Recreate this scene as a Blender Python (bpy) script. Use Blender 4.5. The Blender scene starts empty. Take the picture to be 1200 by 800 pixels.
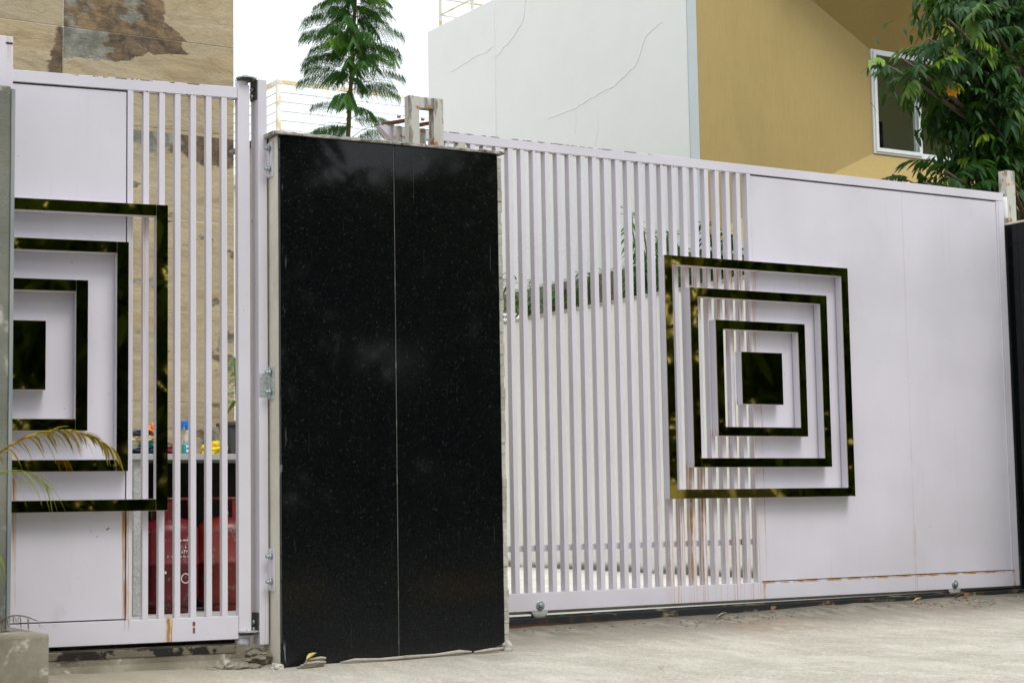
import bpy, bmesh, math, random
from mathutils import Vector, Matrix, noise as mnoise
random.seed(7)
R = math.radians
sc = bpy.context.scene
C = sc.collection

# ------------------------------------------------------------------ camera
YAW, PITCH, ROLL = 0.550738949, 0.0941790735, -0.0169640782
cam_d = bpy.data.cameras.new('camera'); cam = bpy.data.objects.new('camera', cam_d); C.objects.link(cam)
fw = Vector((math.sin(YAW) * math.cos(PITCH), math.cos(YAW) * math.cos(PITCH), math.sin(PITCH)))
rt = Vector((math.cos(YAW), -math.sin(YAW), 0)); up = rt.cross(fw)
r2 = math.cos(ROLL) * rt + math.sin(ROLL) * up; u2 = -math.sin(ROLL) * rt + math.cos(ROLL) * up
m = Matrix((r2, u2, -fw)).transposed().to_4x4(); m.translation = Vector((-5.7165, -6.95144, 0.47222))
cam.matrix_world = m
cam_d.sensor_width = 36; cam_d.lens = 2068.49 / 1200 * 36
cam_d.clip_start = .05; cam_d.clip_end = 2000
cam_d.dof.use_dof = True; cam_d.dof.focus_distance = 8.3; cam_d.dof.aperture_fstop = 9.0
sc.camera = cam

# ------------------------------------------------------------------ overcast sky and soft sun
SUN_EL, SUN_AZ = R(60), R(172)          # azimuth measured from +Y towards +X
w = bpy.data.worlds.new('World'); sc.world = w; w.use_nodes = True
wn = w.node_tree; wn.nodes.clear()
sky = wn.nodes.new('ShaderNodeTexSky'); sky.sky_type = 'NISHITA'; sky.sun_disc = False
sky.sun_elevation = SUN_EL; sky.sun_rotation = SUN_AZ; sky.air_density = 1.2; sky.dust_density = 3
tc = wn.nodes.new('ShaderNodeTexCoord'); nz = wn.nodes.new('ShaderNodeTexNoise')
nz.inputs['Scale'].default_value = 2.2; nz.inputs['Detail'].default_value = 4
wn.links.new(tc.outputs['Generated'], nz.inputs['Vector'])
rp = wn.nodes.new('ShaderNodeValToRGB'); rp.color_ramp.elements[0].position = .3; rp.color_ramp.elements[1].position = .7
rp.color_ramp.elements[0].color = (10.3, 10.9, 11.4, 1); rp.color_ramp.elements[1].color = (12.0, 12.5, 12.9, 1)
wn.links.new(nz.outputs['Fac'], rp.inputs['Fac'])
mx = wn.nodes.new('ShaderNodeMix'); mx.data_type = 'RGBA'; mx.inputs['Factor'].default_value = .86
wn.links.new(sky.outputs[0], mx.inputs['A']); wn.links.new(rp.outputs[0], mx.inputs['B'])
bg = wn.nodes.new('ShaderNodeBackground'); bg.inputs['Strength'].default_value = .114
out = wn.nodes.new('ShaderNodeOutputWorld')
wn.links.new(mx.outputs['Result'], bg.inputs['Color']); wn.links.new(bg.outputs[0], out.inputs['Surface'])
sun_d = bpy.data.lights.new('sun', 'SUN'); sun_d.energy = 1.75; sun_d.angle = R(22); sun_d.color = (1, .965, .92)
sun = bpy.data.objects.new('sun', sun_d); C.objects.link(sun)
sd = Vector((math.sin(SUN_AZ) * math.cos(SUN_EL), math.cos(SUN_AZ) * math.cos(SUN_EL), math.sin(SUN_EL)))
sun.rotation_euler = sd.to_track_quat('Z', 'Y').to_euler()
vs = sc.view_settings; vs.view_transform = 'Standard'; vs.look = 'None'; vs.gamma = 1; vs.exposure = 0.2
vs.use_curve_mapping = False

# ------------------------------------------------------------------ node language
NT = None
class S:
    def __init__(s, sock): s.s = sock
    def __add__(a, b): return mth('ADD', a, b)
    __radd__ = __add__
    def __sub__(a, b): return mth('SUBTRACT', a, b)
    def __rsub__(a, b): return mth('SUBTRACT', b, a)
    def __mul__(a, b): return mth('MULTIPLY', a, b)
    __rmul__ = __mul__
    def __truediv__(a, b): return mth('DIVIDE', a, b)
def put(inp, v):
    if isinstance(v, S): NT.links.new(v.s, inp)
    elif isinstance(v, (tuple, list)) and len(v) == 3 and inp.type == 'RGBA': inp.default_value = (*v, 1)
    else: inp.default_value = v
def mth(op, *a):
    n = NT.nodes.new('ShaderNodeMath'); n.operation = op
    for i, v in enumerate(a): put(n.inputs[i], v)
    return S(n.outputs[0])
def mn(a, b): return mth('MINIMUM', a, b)
def mxm(a, b): return mth('MAXIMUM', a, b)
def ss(x, a, b):                                  # smoothstep from a to b (a may exceed b)
    n = NT.nodes.new('ShaderNodeMapRange'); n.interpolation_type = 'SMOOTHSTEP'
    if a > b: return 1 - ss(x, b, a)
    put(n.inputs[0], x); n.inputs[1].default_value = a; n.inputs[2].default_value = b
    return S(n.outputs[0])
def band(x, a, b, f): return mn(ss(x, a - f, a), ss(x, b + f, b))
def pos():
    return S(NT.nodes.new('ShaderNodeNewGeometry').outputs['Position'])
def obj():
    return S(NT.nodes.new('ShaderNodeTexCoord').outputs['Object'])
def xyz(v):
    n = NT.nodes.new('ShaderNodeSeparateXYZ'); put(n.inputs[0], v); return [S(o) for o in n.outputs]
def vec(x, y, z):
    n = NT.nodes.new('ShaderNodeCombineXYZ')
    for i, v in enumerate((x, y, z)): put(n.inputs[i], v)
    return S(n.outputs[0])
def vscale(v, s):
    n = NT.nodes.new('ShaderNodeMapping'); put(n.inputs['Vector'], v); n.inputs['Scale'].default_value = s; return S(n.outputs[0])
def noise(v, scale, detail=4, rough=.55, dist=0):
    n = NT.nodes.new('ShaderNodeTexNoise'); put(n.inputs['Vector'], v); n.inputs['Scale'].default_value = scale
    n.inputs['Detail'].default_value = detail; n.inputs['Roughness'].default_value = rough; n.inputs['Distortion'].default_value = dist
    return S(n.outputs['Fac'])
def voro(v, scale, out='Distance', feat='F1'):
    n = NT.nodes.new('ShaderNodeTexVoronoi'); n.feature = feat; put(n.inputs['Vector'], v); n.inputs['Scale'].default_value = scale
    return S(n.outputs[out])
def mix(f, a, b):
    n = NT.nodes.new('ShaderNodeMix'); n.data_type = 'RGBA'; put(n.inputs['Factor'], f); put(n.inputs['A'], a); put(n.inputs['B'], b)
    return S(n.outputs['Result'])
def rnd(): return S(NT.nodes.new('ShaderNodeObjectInfo').outputs['Random'])
def bump(h, strength=.3, dist=.01):
    n = NT.nodes.new('ShaderNodeBump'); put(n.inputs['Height'], h); n.inputs['Strength'].default_value = strength
    n.inputs['Distance'].default_value = dist; return S(n.outputs[0])
MATS = {}
def material(name, fn):
    global NT
    mt = bpy.data.materials.new(name); mt.use_nodes = True; NT = mt.node_tree; NT.nodes.clear()
    p = NT.nodes.new('ShaderNodeBsdfPrincipled'); o = NT.nodes.new('ShaderNodeOutputMaterial')
    NT.links.new(p.outputs[0], o.inputs['Surface'])
    r = fn()
    tl = r.pop('Translucent', None)
    for k, v in r.items(): put(p.inputs[k], v)
    if tl is not None:
        t = NT.nodes.new('ShaderNodeBsdfTranslucent'); put(t.inputs['Color'], tl[1])
        ms = NT.nodes.new('ShaderNodeMixShader'); ms.inputs[0].default_value = tl[0]
        NT.links.new(p.outputs[0], ms.inputs[1]); NT.links.new(t.outputs[0], ms.inputs[2]); NT.links.new(ms.outputs[0], o.inputs['Surface'])
    MATS[name] = mt
    return mt

LILAC = (.67, .645, .71)
RUST = (.43, .205, .03); DARKRUST = (.06, .022, .012)
def gate_paint(streak_boxes, edge_lines, chips=.74, wear=None):
    def f():
        o = obj(); x, y, z = xyz(o)
        big = noise(o, 1.6, 3); fine = noise(o, 35, 5)
        col = mix(ss(big, .3, .7), LILAC, (.60, .578, .632))
        grime = noise(vec(x * 40, y * 40, z * 1.2), 1, 4)
        col = mix(ss(grime, .56, .82) * .16 * ss(noise(o, 3), .4, .65), col, (.36, .33, .30))
        # paint chips, mostly on edges and upper rails
        smu = noise(vec(x * 5 + 3, y, z * 2.3), 1, 6, .7); col = mix(ss(smu, .58, .74) * .22, col, (.42, .40, .40))
        ch = ss(noise(o, 60, 3), chips, chips + .02) * ss(noise(o, 5, 2), .55, .62)
        col = mix(ch, col, DARKRUST)
        if wear:
            x0, x1 = wear
            wm = ss(noise(vec(x * 14, 0, 2), 1, 3), .47, .53) * ss(z + noise(o, 50, 2) * .004, 2.1965, 2.1985) * band(x, x0, x1, .05)
            col = mix(wm, col, (.10, .075, .05))
            um = ss(noise(o, 45, 3), .57, .63) * band(z, 2.146, 2.1545, .003) * band(x, x0 + .2, x1 + .3, .05)
            col = mix(um, col, (.16, .07, .03))
        # rust streaks with a shape of their own
        st = noise(vec(x * 190 + y * 150 + noise(o, 9, 2) * 2.0, 3.7, z * .7), 1, 1)
        tot = None
        for (x0, x1, z0, z1, k) in streak_boxes:
            mk = mn(band(x, x0, x1, .01), band(z, z0, z1, .05)) * k
            tot = mk if tot is None else mxm(tot, mk)
        if tot is not None:
            thin = ss(st, .565, .65) * tot * ss(noise(vec(x * 20, 1, z * 9), 1, 3), .30, .55)
            soft = ss(st, .45, .75) * tot * .22
            col = mix(soft, col, (.66, .44, .24)); col = mix(thin, col, RUST)
        for (x0, x1, z0, z1, k) in edge_lines:
            wob = (noise(o, 22, 3) - .5) * .010
            vert = (z1 - z0) > (x1 - x0)
            mk = mn(band(x + wob * (1.6 if vert else 1), x0, x1, .012 if vert else .003), band(z + wob, z0, z1, .004)) * ss(noise(vec(x * 14, y * 14, z * (5 if vert else 14)), 1, 4), .34, .58) * k
            col = mix(mk, col, (.40, .19, .02))
        return {'Base Color': col, 'Roughness': ss(fine, .2, .8) * .16 + .34, 'Specular IOR Level': .3, 'Normal': bump(noise(vec(x * 3.2, 0, z * 2.6), 1, 2) * 6 + noise(o, 90, 3) * .15, .12, .004)}
    return f
# streaks in the gates' own coordinates (x along the gate, z up)
SL_ST = [(-.63, .03, .12, .50, 1), (-.47, .03, .57, .655, .8), (-.32, .03, .73, .81, .9), (-.17, .04, .86, .965, .9),
         (-.56, .03, 1.57, 1.655, .9), (-.41, .03, 1.41, 1.505, .9), (-.25, .03, 1.25, 1.35, .9), (-.62, .03, .0, .085, .5),
         (1.045, 1.06, .0, .30, .5)]
SL_ED = [(.0, 1.79, .078, .086, .95), (.011, .014, .0, .084, 1), (1.787, 1.79, .0, .084, 1), (1.053, 1.055, .08, 2.15, .06)]
material('sliding_gate_paint', gate_paint(SL_ST, SL_ED, .74, (-2.2, -.65)))
SW_ST = [(-.035, -.012, .085, .50, 1), (-.02, .12, 1.2, 1.64, .4), (-.47, -.44, .2, .62, 1), (.13, .16, .0, .11, 1), (-.03, .0, 1.4, 1.62, .5)]
SW_ED = [(.140, .144, .0, .09, 1), (-.027, -.024, .09, .5, .8)]
material('swing_gate_paint', gate_paint(SW_ST, SW_ED, .71, (-.2, .25)))
material('lilac_paint', gate_paint([(-9, 9, -.1, .2, .35)], [], .70))

def worn_white():
    o = pos(); x, y, z = xyz(o)
    n = noise(vec(x * 30, y * 30, z * 7), 1, 5); n2 = noise(o, 25, 4)
    col = mix(n, (.42, .41, .36), (.60, .59, .54))
    col = mix(ss(n, .53, .62), col, (.22, .205, .17)); col = mix(ss(n2, .61, .66), col, (.20, .07, .025)); col = mix(ss(n2, .56, .63) * .5, col, (.45, .24, .09))
    return {'Base Color': col, 'Roughness': .6, 'Normal': bump(n, .2, .003)}
material('worn_white_paint', worn_white)

def gold():
    o = pos()
    sm = noise(o, 18, 4)
    return {'Base Color': (.31, .235, .052), 'Metallic': 1.0, 'Roughness': ss(sm, .45, .8) * .05 + .02, 'Normal': bump(noise(o, 2.5, 2), .012, .01)}
material('dark_gold_mirror', gold)

def granite():
    o = pos(); x, y, z = xyz(o)
    v = voro(o, 330); big = noise(o, 1.4, 4, .6); fl = noise(o, 190, 3, .7)
    col = mix(ss(fl, .35, .75), (.0012, .0016, .0017), (.0075, .0095, .0102))
    col = mix(ss(v, .26, .10) * ss(noise(o, 75, 2), .57, .66) * noise(o, 40, 2), col, (.34, .33, .30))
    # white smears of plaster down the left edge and a fine dusty film low down
    sm = noise(vec(x * 55, y * 4, z * 7), 1, 5)
    edge = ss(x + noise(o, 6) * .07, -2.795, -2.845)
    col = mix(ss(sm, .60, .68) * edge * .8, col, (.42, .46, .50))
    dust = ss(z + noise(o, 4) * .25, .75, -.05)
    col = mix(dust * .018, col, (.35, .36, .34))
    scr = ss(noise(vec(x * 160, y, z * 2.2), 1, 2), .72, .76) * ss(noise(o, 2.2), .52, .6)
    col = mix(scr * .13, col, (.35, .36, .38))
    rough = .035 + ss(big, .4, .7) * .05 + dust * .05
    return {'Base Color': col, 'Roughness': rough, 'Specular IOR Level': .29, 'Normal': bump(noise(o, 1.2, 2), .03, .02)}
material('black_granite', granite)

def plaster(base, dirt, scale=1., k=.5):
    def f():
        o = pos(); x, y, z = xyz(o)
        n = noise(o, 2.2 * scale, 5, .6); f_ = noise(o, 70, 4)
        st = noise(vec(x * 9, y * 9, z * .8), 1, 4)
        col = mix(ss(n, .35, .75) * k, base, dirt)
        col = mix(ss(st, .55, .8) * k * .5, col, dirt)
        return {'Base Color': col, 'Roughness': .85, 'Normal': bump(f_ + n * .5, .22, .006)}
    return f
material('white_plaster', plaster((.88, .88, .85), (.83, .835, .81), 1, .5))
material('pale_blue_plaster', plaster((.50, .555, .57), (.45, .50, .52), 1, .5))
material('cream_plaster', plaster((.70, .67, .57), (.52, .46, .34), 2, .6))
def wall_low():
    o = pos(); x, y, z = xyz(o)
    n = noise(o, 3, 5)
    col = mix(ss(n, .4, .7) * .4, (.84, .83, .77), (.76, .74, .66))
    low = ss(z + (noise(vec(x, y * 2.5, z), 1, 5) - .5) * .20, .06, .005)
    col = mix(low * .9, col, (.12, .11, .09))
    return {'Base Color': col, 'Roughness': .85, 'Normal': bump(noise(o, 50), .2, .005)}
material('boundary_plaster', wall_low)
def ochre():
    o = pos(); x, y, z = xyz(o)
    n = noise(o, 1.3, 4); g = noise(vec(x * 40, y * 40, z * 6), 1, 4); f_ = noise(o, 120, 4)
    col = mix(n, (.385, .285, .108), (.44, .33, .132)); col = mix(ss(g, .4, .8) * .28, col, (.315, .225, .062)); col = mix(ss(noise(vec(x * 1.1, y * 1.1, z * .5), 1, 5, .65), .5, .7) * .3, col, (.30, .22, .075))
    return {'Base Color': col, 'Roughness': .9, 'Normal': bump(f_ + g * .25, .4, .008)}
material('ochre_render', ochre)
def concrete(base, dark, s=1.0):
    def f():
        o = pos(); x, y, z = xyz(o)
        n = noise(o, 4 * s, 6, .65); f_ = noise(o, 90, 5, .7); b = noise(o, 13 * s, 5)
        col = mix(ss(n, .3, .7), dark, base); col = mix(ss(b, .58, .7) * .6, col, (.62, .59, .52)); col = mix(ss(b, .42, .3) * .5, col, (.17, .15, .115))
        return {'Base Color': col, 'Roughness': .9, 'Normal': bump(f_ * .6 + b, .5, .01)}
    return f
material('raw_concrete', concrete((.30, .275, .215), (.15, .135, .095)))
material('grey_concrete', concrete((.20, .205, .175), (.13, .135, .11), .7))
material('cement_mortar', concrete((.50, .48, .42), (.30, .285, .24), 2))
def coping():
    o = pos(); n = noise(o, 16, 6, .7); b = noise(o, 45, 4, .6)
    col = mix(ss(n, .35, .65), (.13, .12, .105), (.42, .40, .36)); col = mix(ss(b, .56, .64), col, (.05, .045, .04)); col = mix(ss(b, .40, .34) * .7, col, (.58, .56, .50))
    return {'Base Color': col, 'Roughness': .95, 'Normal': bump(n + b * .5, .8, .008)}
material('coping_cement', coping)
def driveway():
    o = pos(); x, y, z = xyz(o)
    n = noise(vec(x * .8, y * 1.6, 0), 1.6, 6, .6); st = noise(vec(x * 6 + y * 1.5, y * 1.7 - x * .9, 0), 1, 7, .68); f_ = noise(vec(x * 55, y * 17, 0), 1, 6, .75); b = noise(vec(x * 14, y * 5, 0), 1, 6, .66)
    col = mix(ss(n, .3, .72), (.39, .36, .292), (.54, .51, .435)); col = mix(ss(st, .35, .65) * .55, col, (.29, .27, .215))
    col = mix(ss(b, .60, .72) * .35, col, (.70, .68, .62))
    col = mix(ss(f_, .46, .36) * .45, col, (.68, .66, .60)); col = mix(ss(f_, .56, .68) * .5, col, (.25, .23, .185))
    gr = noise(vec(x * 120, y * 42, 0), 1, 3, .8); col = mix(ss(gr, .50, .30) * .55, col, (.68, .65, .58)); col = mix(ss(gr, .50, .68) * .6, col, (.24, .22, .175)); pit = ss(voro(vec(x * 26, y * 9, 0), 1), .10, .04) * ss(noise(vec(x * 7, y * 4, 1), 1, 2), .52, .6); col = mix(pit * .6, col, (.11, .10, .08)); sw = noise(vec(x * 3 + y * 4, y * 1.2 - x * .4, 2), 1, 7, .72, 1.2); col = mix(ss(sw, .54, .66) * .4, col, (.25, .235, .195)); col = mix(ss(sw, .44, .34) * .35, col, (.66, .64, .58))
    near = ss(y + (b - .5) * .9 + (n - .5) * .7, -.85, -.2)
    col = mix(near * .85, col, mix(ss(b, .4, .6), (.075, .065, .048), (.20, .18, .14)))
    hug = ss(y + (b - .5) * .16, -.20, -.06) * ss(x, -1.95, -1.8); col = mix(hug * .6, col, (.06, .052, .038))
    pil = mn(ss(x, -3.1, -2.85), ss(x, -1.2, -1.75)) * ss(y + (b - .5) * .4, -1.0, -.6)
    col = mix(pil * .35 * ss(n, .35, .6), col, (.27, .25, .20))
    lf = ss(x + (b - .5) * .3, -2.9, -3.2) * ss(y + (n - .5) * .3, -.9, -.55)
    col = mix(lf * .5, col, (.30, .265, .19))
    rs = mxm(ss(mth('ABSOLUTE', x + .28), .42, .05) * ss(mth('ABSOLUTE', y + .42), .35, .05), ss(mth('ABSOLUTE', x - .98), .35, .05) * ss(mth('ABSOLUTE', y + .30), .25, .03))
    col = mix(rs * ss(noise(o, 17, 4), .46, .6) * .5, col, (.27, .15, .09))
    blot = ss(noise(o, 2.6, 5, .65), .58, .66)
    col = mix(blot * .30, col, (.33, .31, .26))
    cr = ss(voro(vec(x * .9 + b * .25, y * 1.5 + n * .3, 0), 1.1, 'Distance', 'DISTANCE_TO_EDGE'), .010, .002) * ss(noise(o, 1.9, 2), .60, .66)
    col = mix(cr * .35, col, (.14, .125, .10))
    return {'Base Color': col, 'Roughness': .93, 'Normal': bump(f_ * .5 + b * .5 + st * .6 - cr, .5, .010)}
material('driveway_concrete', driveway)
def yard():
    o = pos(); x, y, z = xyz(o); n = noise(o, 2.4, 6, .65); b = noise(o, 13, 5)
    col = mix(ss(n, .3, .7), (.56, .545, .48), (.68, .67, .61)); col = mix(ss(b, .56, .7) * .4, col, (.42, .40, .34))
    col = mix(ss(x + (n - .5) * 1.2, -1.2, -2.0) * .8, col, (.33, .33, .30))  # counter's shadow painted into the floor colour on the left side
    return {'Base Color': col, 'Roughness': .9, 'Normal': bump(b, .3, .006)}
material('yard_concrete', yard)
def asphalt():
    o = pos(); n = noise(o, 60, 4); b = noise(o, .8, 4)
    return {'Base Color': mix(n, (.042, .042, .041), mix(b, (.06, .058, .055), (.085, .08, .072))), 'Roughness': .9, 'Normal': bump(n, .5, .01)}
material('asphalt', asphalt)
def earth():
    o = pos(); n = noise(o, 3, 6)
    return {'Base Color': mix(n, (.11, .085, .05), (.20, .16, .10)), 'Roughness': 1., 'Normal': bump(noise(o, 25, 5), .8, .02)}
material('earth', earth)

def slate():
    o = pos(); x, y, z = xyz(o)
    row = mth('FLOOR', (z - .08) / .4917); colm = mth('FLOOR', (x + 2.953) / .958)
    q = vec(x * 1.0 + row * 3.71, y + colm * 5.3, z * 1.9 + row * 1.7)
    n = noise(q, 2.0, 6, .6, .6); n2 = noise(q, 5, 6, .65, .4); ve = noise(vec(x * 2.5 + row * 9, y + colm * 3, z * 7), 1, 6, .65, 1.2)
    fine = noise(o, 11, 8, .72, .5)
    col = mix(ss(n, .30, .70), (.40, .315, .18), (.37, .315, .22)); col = mix(ss(n2, .45, .7) * .4, col, (.43, .31, .155))
    col = mix(ss(ve, .50, .66) * .5, col, (.25, .185, .095)); col = mix(ss(ve, .47, .34) * .45, col, (.52, .43, .28)); col = mix(ss(noise(q, 3.1, 7, .7, 1.5), .52, .68) * .55, col, (.33, .27, .17))
    vein = ss(mth('ABSOLUTE', n2 - .5), .014, .002)
    col = mix(vein * .35, col, (.20, .14, .07))
    gry = mix(ss(fine, .35, .65), (.12, .12, .095), (.27, .265, .22)); brn = mix(ss(fine, .35, .65), (.045, .031, .017), (.17, .112, .056)); gry = mix(ss(n2, .52, .6) * .55, gry, (.21, .13, .06))
    wob = (n - .5) * .30 + (n2 - .5) * .16 + (fine - .5) * .03
    # the big broken-layer patch beside the upright joint
    lower = 2.84 + (x + 2.953) * .17
    patch = mn(mn(ss(x, -2.953, -2.9525), ss(z + wob - lower, -.006, .006)), ss(x + (z - 3.03) * .55 + wob * .8, -2.29, -2.31))
    pc = mix(ss(n2 + (x + 2.62) * .9, .46, .52), gry, brn)
    pc = mix(ss(z, 3.028, 3.030) * ss(n2, .40, .50), pc, mix(ss(fine, .35, .65), (.075, .05, .026), (.25, .165, .08)))
    col = mix(patch, col, pc)
    p2 = mn(ss(x + wob, -3.02, -3.0), ss(x, -2.953, -2.9535)) * ss(z + wob, 3.02, 3.0)
    col = mix(p2, col, brn)
    p3 = mn(mn(ss(z - wob, 2.40, 2.42), ss(z, 2.5185, 2.5175)), ss(x + wob, -2.65, -2.6))
    col = mix(p3, col, mix(ss(x + n2 * .5, -2.12, -2.05), gry, brn))
    gp = ss(noise(vec(x * 1.3 + row * 7, y, z * 2.6 + colm * 4 + row), 1.7, 5, .6), .615, .63) * ss(z, 2.4, 2.3)
    col = mix(gp * .85, col, mix(ss(n2, .45, .55), gry, brn))
    low_brown = ss(z + (n - .5) * .5, 1.15, .75)  # slate turns browner in patches towards the bottom
    col = mix(low_brown * ss(n2, .42, .6) * .5, col, (.17, .12, .06))
    return {'Base Color': col, 'Roughness': .72, 'Normal': bump(n2 * .7 + ve * .8 + fine * .35 - patch * .5 + noise(q, 3.1, 7, .7, 1.5), .4, .02)}
material('split_slate', slate)

def simple(name, c, rough=.5, metal=0., var=.12, scale=20, bmp=.0):
    def f():
        o = pos(); n = noise(o, scale, 4)
        d = tuple(v * (1 - var) for v in c); l = tuple(min(1, v * (1 + var)) for v in c)
        r = {'Base Color': mix(n, d, l), 'Roughness': rough, 'Metallic': metal}
        if bmp: r['Normal'] = bump(n, bmp, .005)
        return r
    material(name, f)
def galvanised():
    o = pos(); v = voro(o, 150, 'Color'); n = noise(o, 8, 4)
    return {'Base Color': mix(xyz(v)[0], (.42, .44, .44), (.66, .68, .68)), 'Metallic': .6, 'Roughness': .5, 'Normal': bump(n, .1, .003)}
material('galvanised_zinc', galvanised)
def zinc_edge():
    o = pos(); x, y, z = xyz(o); n = noise(vec(x * 20, y * 20, z * 3), 1, 5)
    return {'Base Color': mix(ss(n, .35, .65), (.17, .21, .235), (.27, .285, .27)), 'Roughness': .6}
material('weathered_zinc', zinc_edge)
simple('zinc_bolt', (.36, .41, .40), .42, .65, .25, 60)
simple('wheel_zinc', (.58, .60, .57), .5, .1, .12, 60)
simple('dark_hinge', (.055, .06, .045), .5, .5, .5, 80)
simple('rust_plate', (.20, .06, .025), .9, 0, .5, 60, .4)
simple('cream_strip', (.72, .70, .60), .5, 0, .1)
def track_steel():
    o = pos(); x, y, z = xyz(o); n = noise(o, 16, 5, .65); n2 = noise(vec(x * 6, y * 20, z * 20), 1, 5)
    col = mix(n, (.012, .014, .016), (.035, .038, .04)); col = mix(ss(n2, .52, .6) * ss(noise(o, 4), .5, .6), col, (.22, .19, .12))
    col = mix(ss(n, .58, .64), col, (.075, .032, .014)); col = mix(ss(z, -.052, -.064) * ss(n2, .38, .5), col, (.10, .042, .018))
    return {'Base Color': col, 'Roughness': .65, 'Specular IOR Level': .15, 'Normal': bump(n, .3, .005)}
material('rusty_black_steel', track_steel)
def sill_steel():
    o = pos(); n = noise(o, 13, 5, .65)
    col = mix(ss(n, .46, .52), (.008, .008, .007), (.15, .13, .09)); col = mix(ss(noise(o, 9, 4), .58, .64), col, (.012, .008, .006))
    return {'Base Color': col, 'Roughness': .85, 'Normal': bump(n, .6, .01)}
material('flaking_sill', sill_steel)
simple('black_stone', (.006, .0055, .005), .95, 0, .3)
simple('counter_stone', (.40, .40, .39), .35, 0, .25, 150)
def cylinder_red(base, dark):
    def f():
        o = pos(); n = noise(o, 22, 5, .65); s_ = noise(o, 6, 3)
        col = mix(s_, base, dark); col = mix(ss(n, .58, .66), col, (.16, .12, .11)); col = mix(ss(n, .66, .7), col, (.05, .03, .03))
        return {'Base Color': col, 'Roughness': .42}
    return f
material('crimson_enamel', cylinder_red((.155, .007, .013), (.09, .005, .008)))
material('orange_red_enamel', cylinder_red((.22, .017, .007), (.12, .010, .006)))
simple('white_marking', (.70, .62, .60), .6)
for nm, c in (('orange_cloth', (.75, .22, .04)), ('navy_cloth', (.018, .028, .06)), ('cream_cloth', (.66, .55, .27)), ('teal_cloth', (.02, .30, .22)), ('yellow_cloth', (.72, .53, .02)), ('maroon_cloth', (.25, .02, .03))):
    simple(nm, c, .9, 0, .15, 90, .3)
simple('blue_plastic', (.01, .18, .68), .35)
simple('label_print', (.80, .82, .84), .4)
simple('label_blue', (.02, .10, .45), .4)
def turquoise():
    return {'Base Color': (.10, .62, .66), 'Roughness': .1, 'Transmission Weight': .35, 'IOR': 1.3}
material('turquoise_liquid', turquoise)
def clearp():
    return {'Base Color': (.92, .94, .95), 'Roughness': .08, 'Transmission Weight': .7, 'IOR': 1.15}
material('clear_plastic', clearp)
simple('charcoal_plastic', (.05, .055, .06), .6, 0, .15)
simple('upvc_white', (.72, .75, .77), .35, 0, .05)
def glass():
    return {'Base Color': (.8, .85, .82), 'Roughness': .02, 'Transmission Weight': 1.0, 'IOR': 1.06, 'Specular IOR Level': .9}
material('window_glass', glass)
simple('room_wall', (.62, .66, .50), .9, 0, .1, 2)
simple('dark_frame', (.015, .013, .012), .6)
simple('picture', (.18, .17, .12), .6, 0, .5, 9)
simple('curtain', (.62, .63, .60), .9)
def rail_paint():
    o = pos(); n = noise(o, 5, 4)
    return {'Base Color': mix(ss(n, .48, .6), (.80, .78, .70), (.66, .55, .30)), 'Roughness': .5}
material('yellowed_rail_paint', rail_paint)
def leafmat(name, a, b, hi, tl, rough=.35):
    def f():
        o = pos(); n = noise(o, 2.2, 3); r = rnd()
        col = mix(ss(n, .3, .7), a, b); col = mix(ss(r, .80, .97), col, hi)
        return {'Base Color': col, 'Roughness': rough, 'Specular IOR Level': .25, 'Translucent': (.25, tl)}
    material(name, f)
leafmat('glossy_leaf', (.010, .044, .009), (.024, .082, .012), (.11, .20, .015), (.08, .20, .015), .5)
leafmat('young_leaf', (.14, .26, .02), (.20, .32, .03), (.30, .34, .03), (.3, .45, .04), .35)
leafmat('feathery_leaf', (.024, .090, .022), (.055, .15, .024), (.12, .25, .03), (.14, .34, .03), .5)
leafmat('hedge_leaf', (.03, .10, .015), (.07, .19, .02), (.16, .30, .03), (.14, .32, .03), .4)
leafmat('street_leaf', (.018, .060, .010), (.060, .120, .014), (.16, .17, .02), (.14, .24, .02), .5)
def palm():
    o = pos(); n = noise(o, 22, 3); n2 = noise(o, 55, 3)
    col = mix(ss(n, .35, .5), (.22, .24, .02), (.46, .34, .02)); col = mix(ss(n, .54, .62), col, (.46, .20, .02)); col = mix(ss(n2, .58, .64), col, (.10, .03, .025))
    return {'Base Color': col, 'Roughness': .55, 'Translucent': (.2, (.4, .3, .03))}
material('yellowing_palm', palm)
leafmat('pale_palm', (.20, .27, .02), (.30, .33, .04), (.36, .34, .05), (.4, .45, .05))
simple('dry_stem', (.13, .095, .06), .95, 0, .4, 40)
simple('bark', (.14, .105, .075), .95, 0, .35, 25, .5)
simple('green_bark', (.13, .10, .03), .9, 0, .3, 25)
simple('dead_wood', (.36, .32, .26), .95, 0, .35, 50, .4)
simple('dry_leaf', (.17, .06, .018), .8, 0, .4, 40)
simple('straw_leaf', (.55, .42, .12), .8, 0, .3, 40)
simple('yellow_bloom', (.85, .42, .01), .6)
simple('red_cable', (.50, .03, .03), .5)
simple('black_cable', (.015, .015, .015), .5)
simple('kerb_yellow', (.62, .33, .02), .8, 0, .2, 8); simple('kerb_black', (.02, .02, .02), .8)
simple('car_paint', (.70, .66, .52), .25, 0, .03); simple('car_glass', (.02, .022, .025), .05); simple('tyre', (.02, .02, .02), .85); simple('steel_rim', (.5, .5, .5), .35, .8)
simple('tail_lamp', (.5, .01, .01), .2); simple('head_lamp', (.8, .8, .78), .1)
simple('dark_gap', (.03, .028, .025), .9); simple('grey_wall', (.16, .165, .165), .9, 0, .2, 2)

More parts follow.
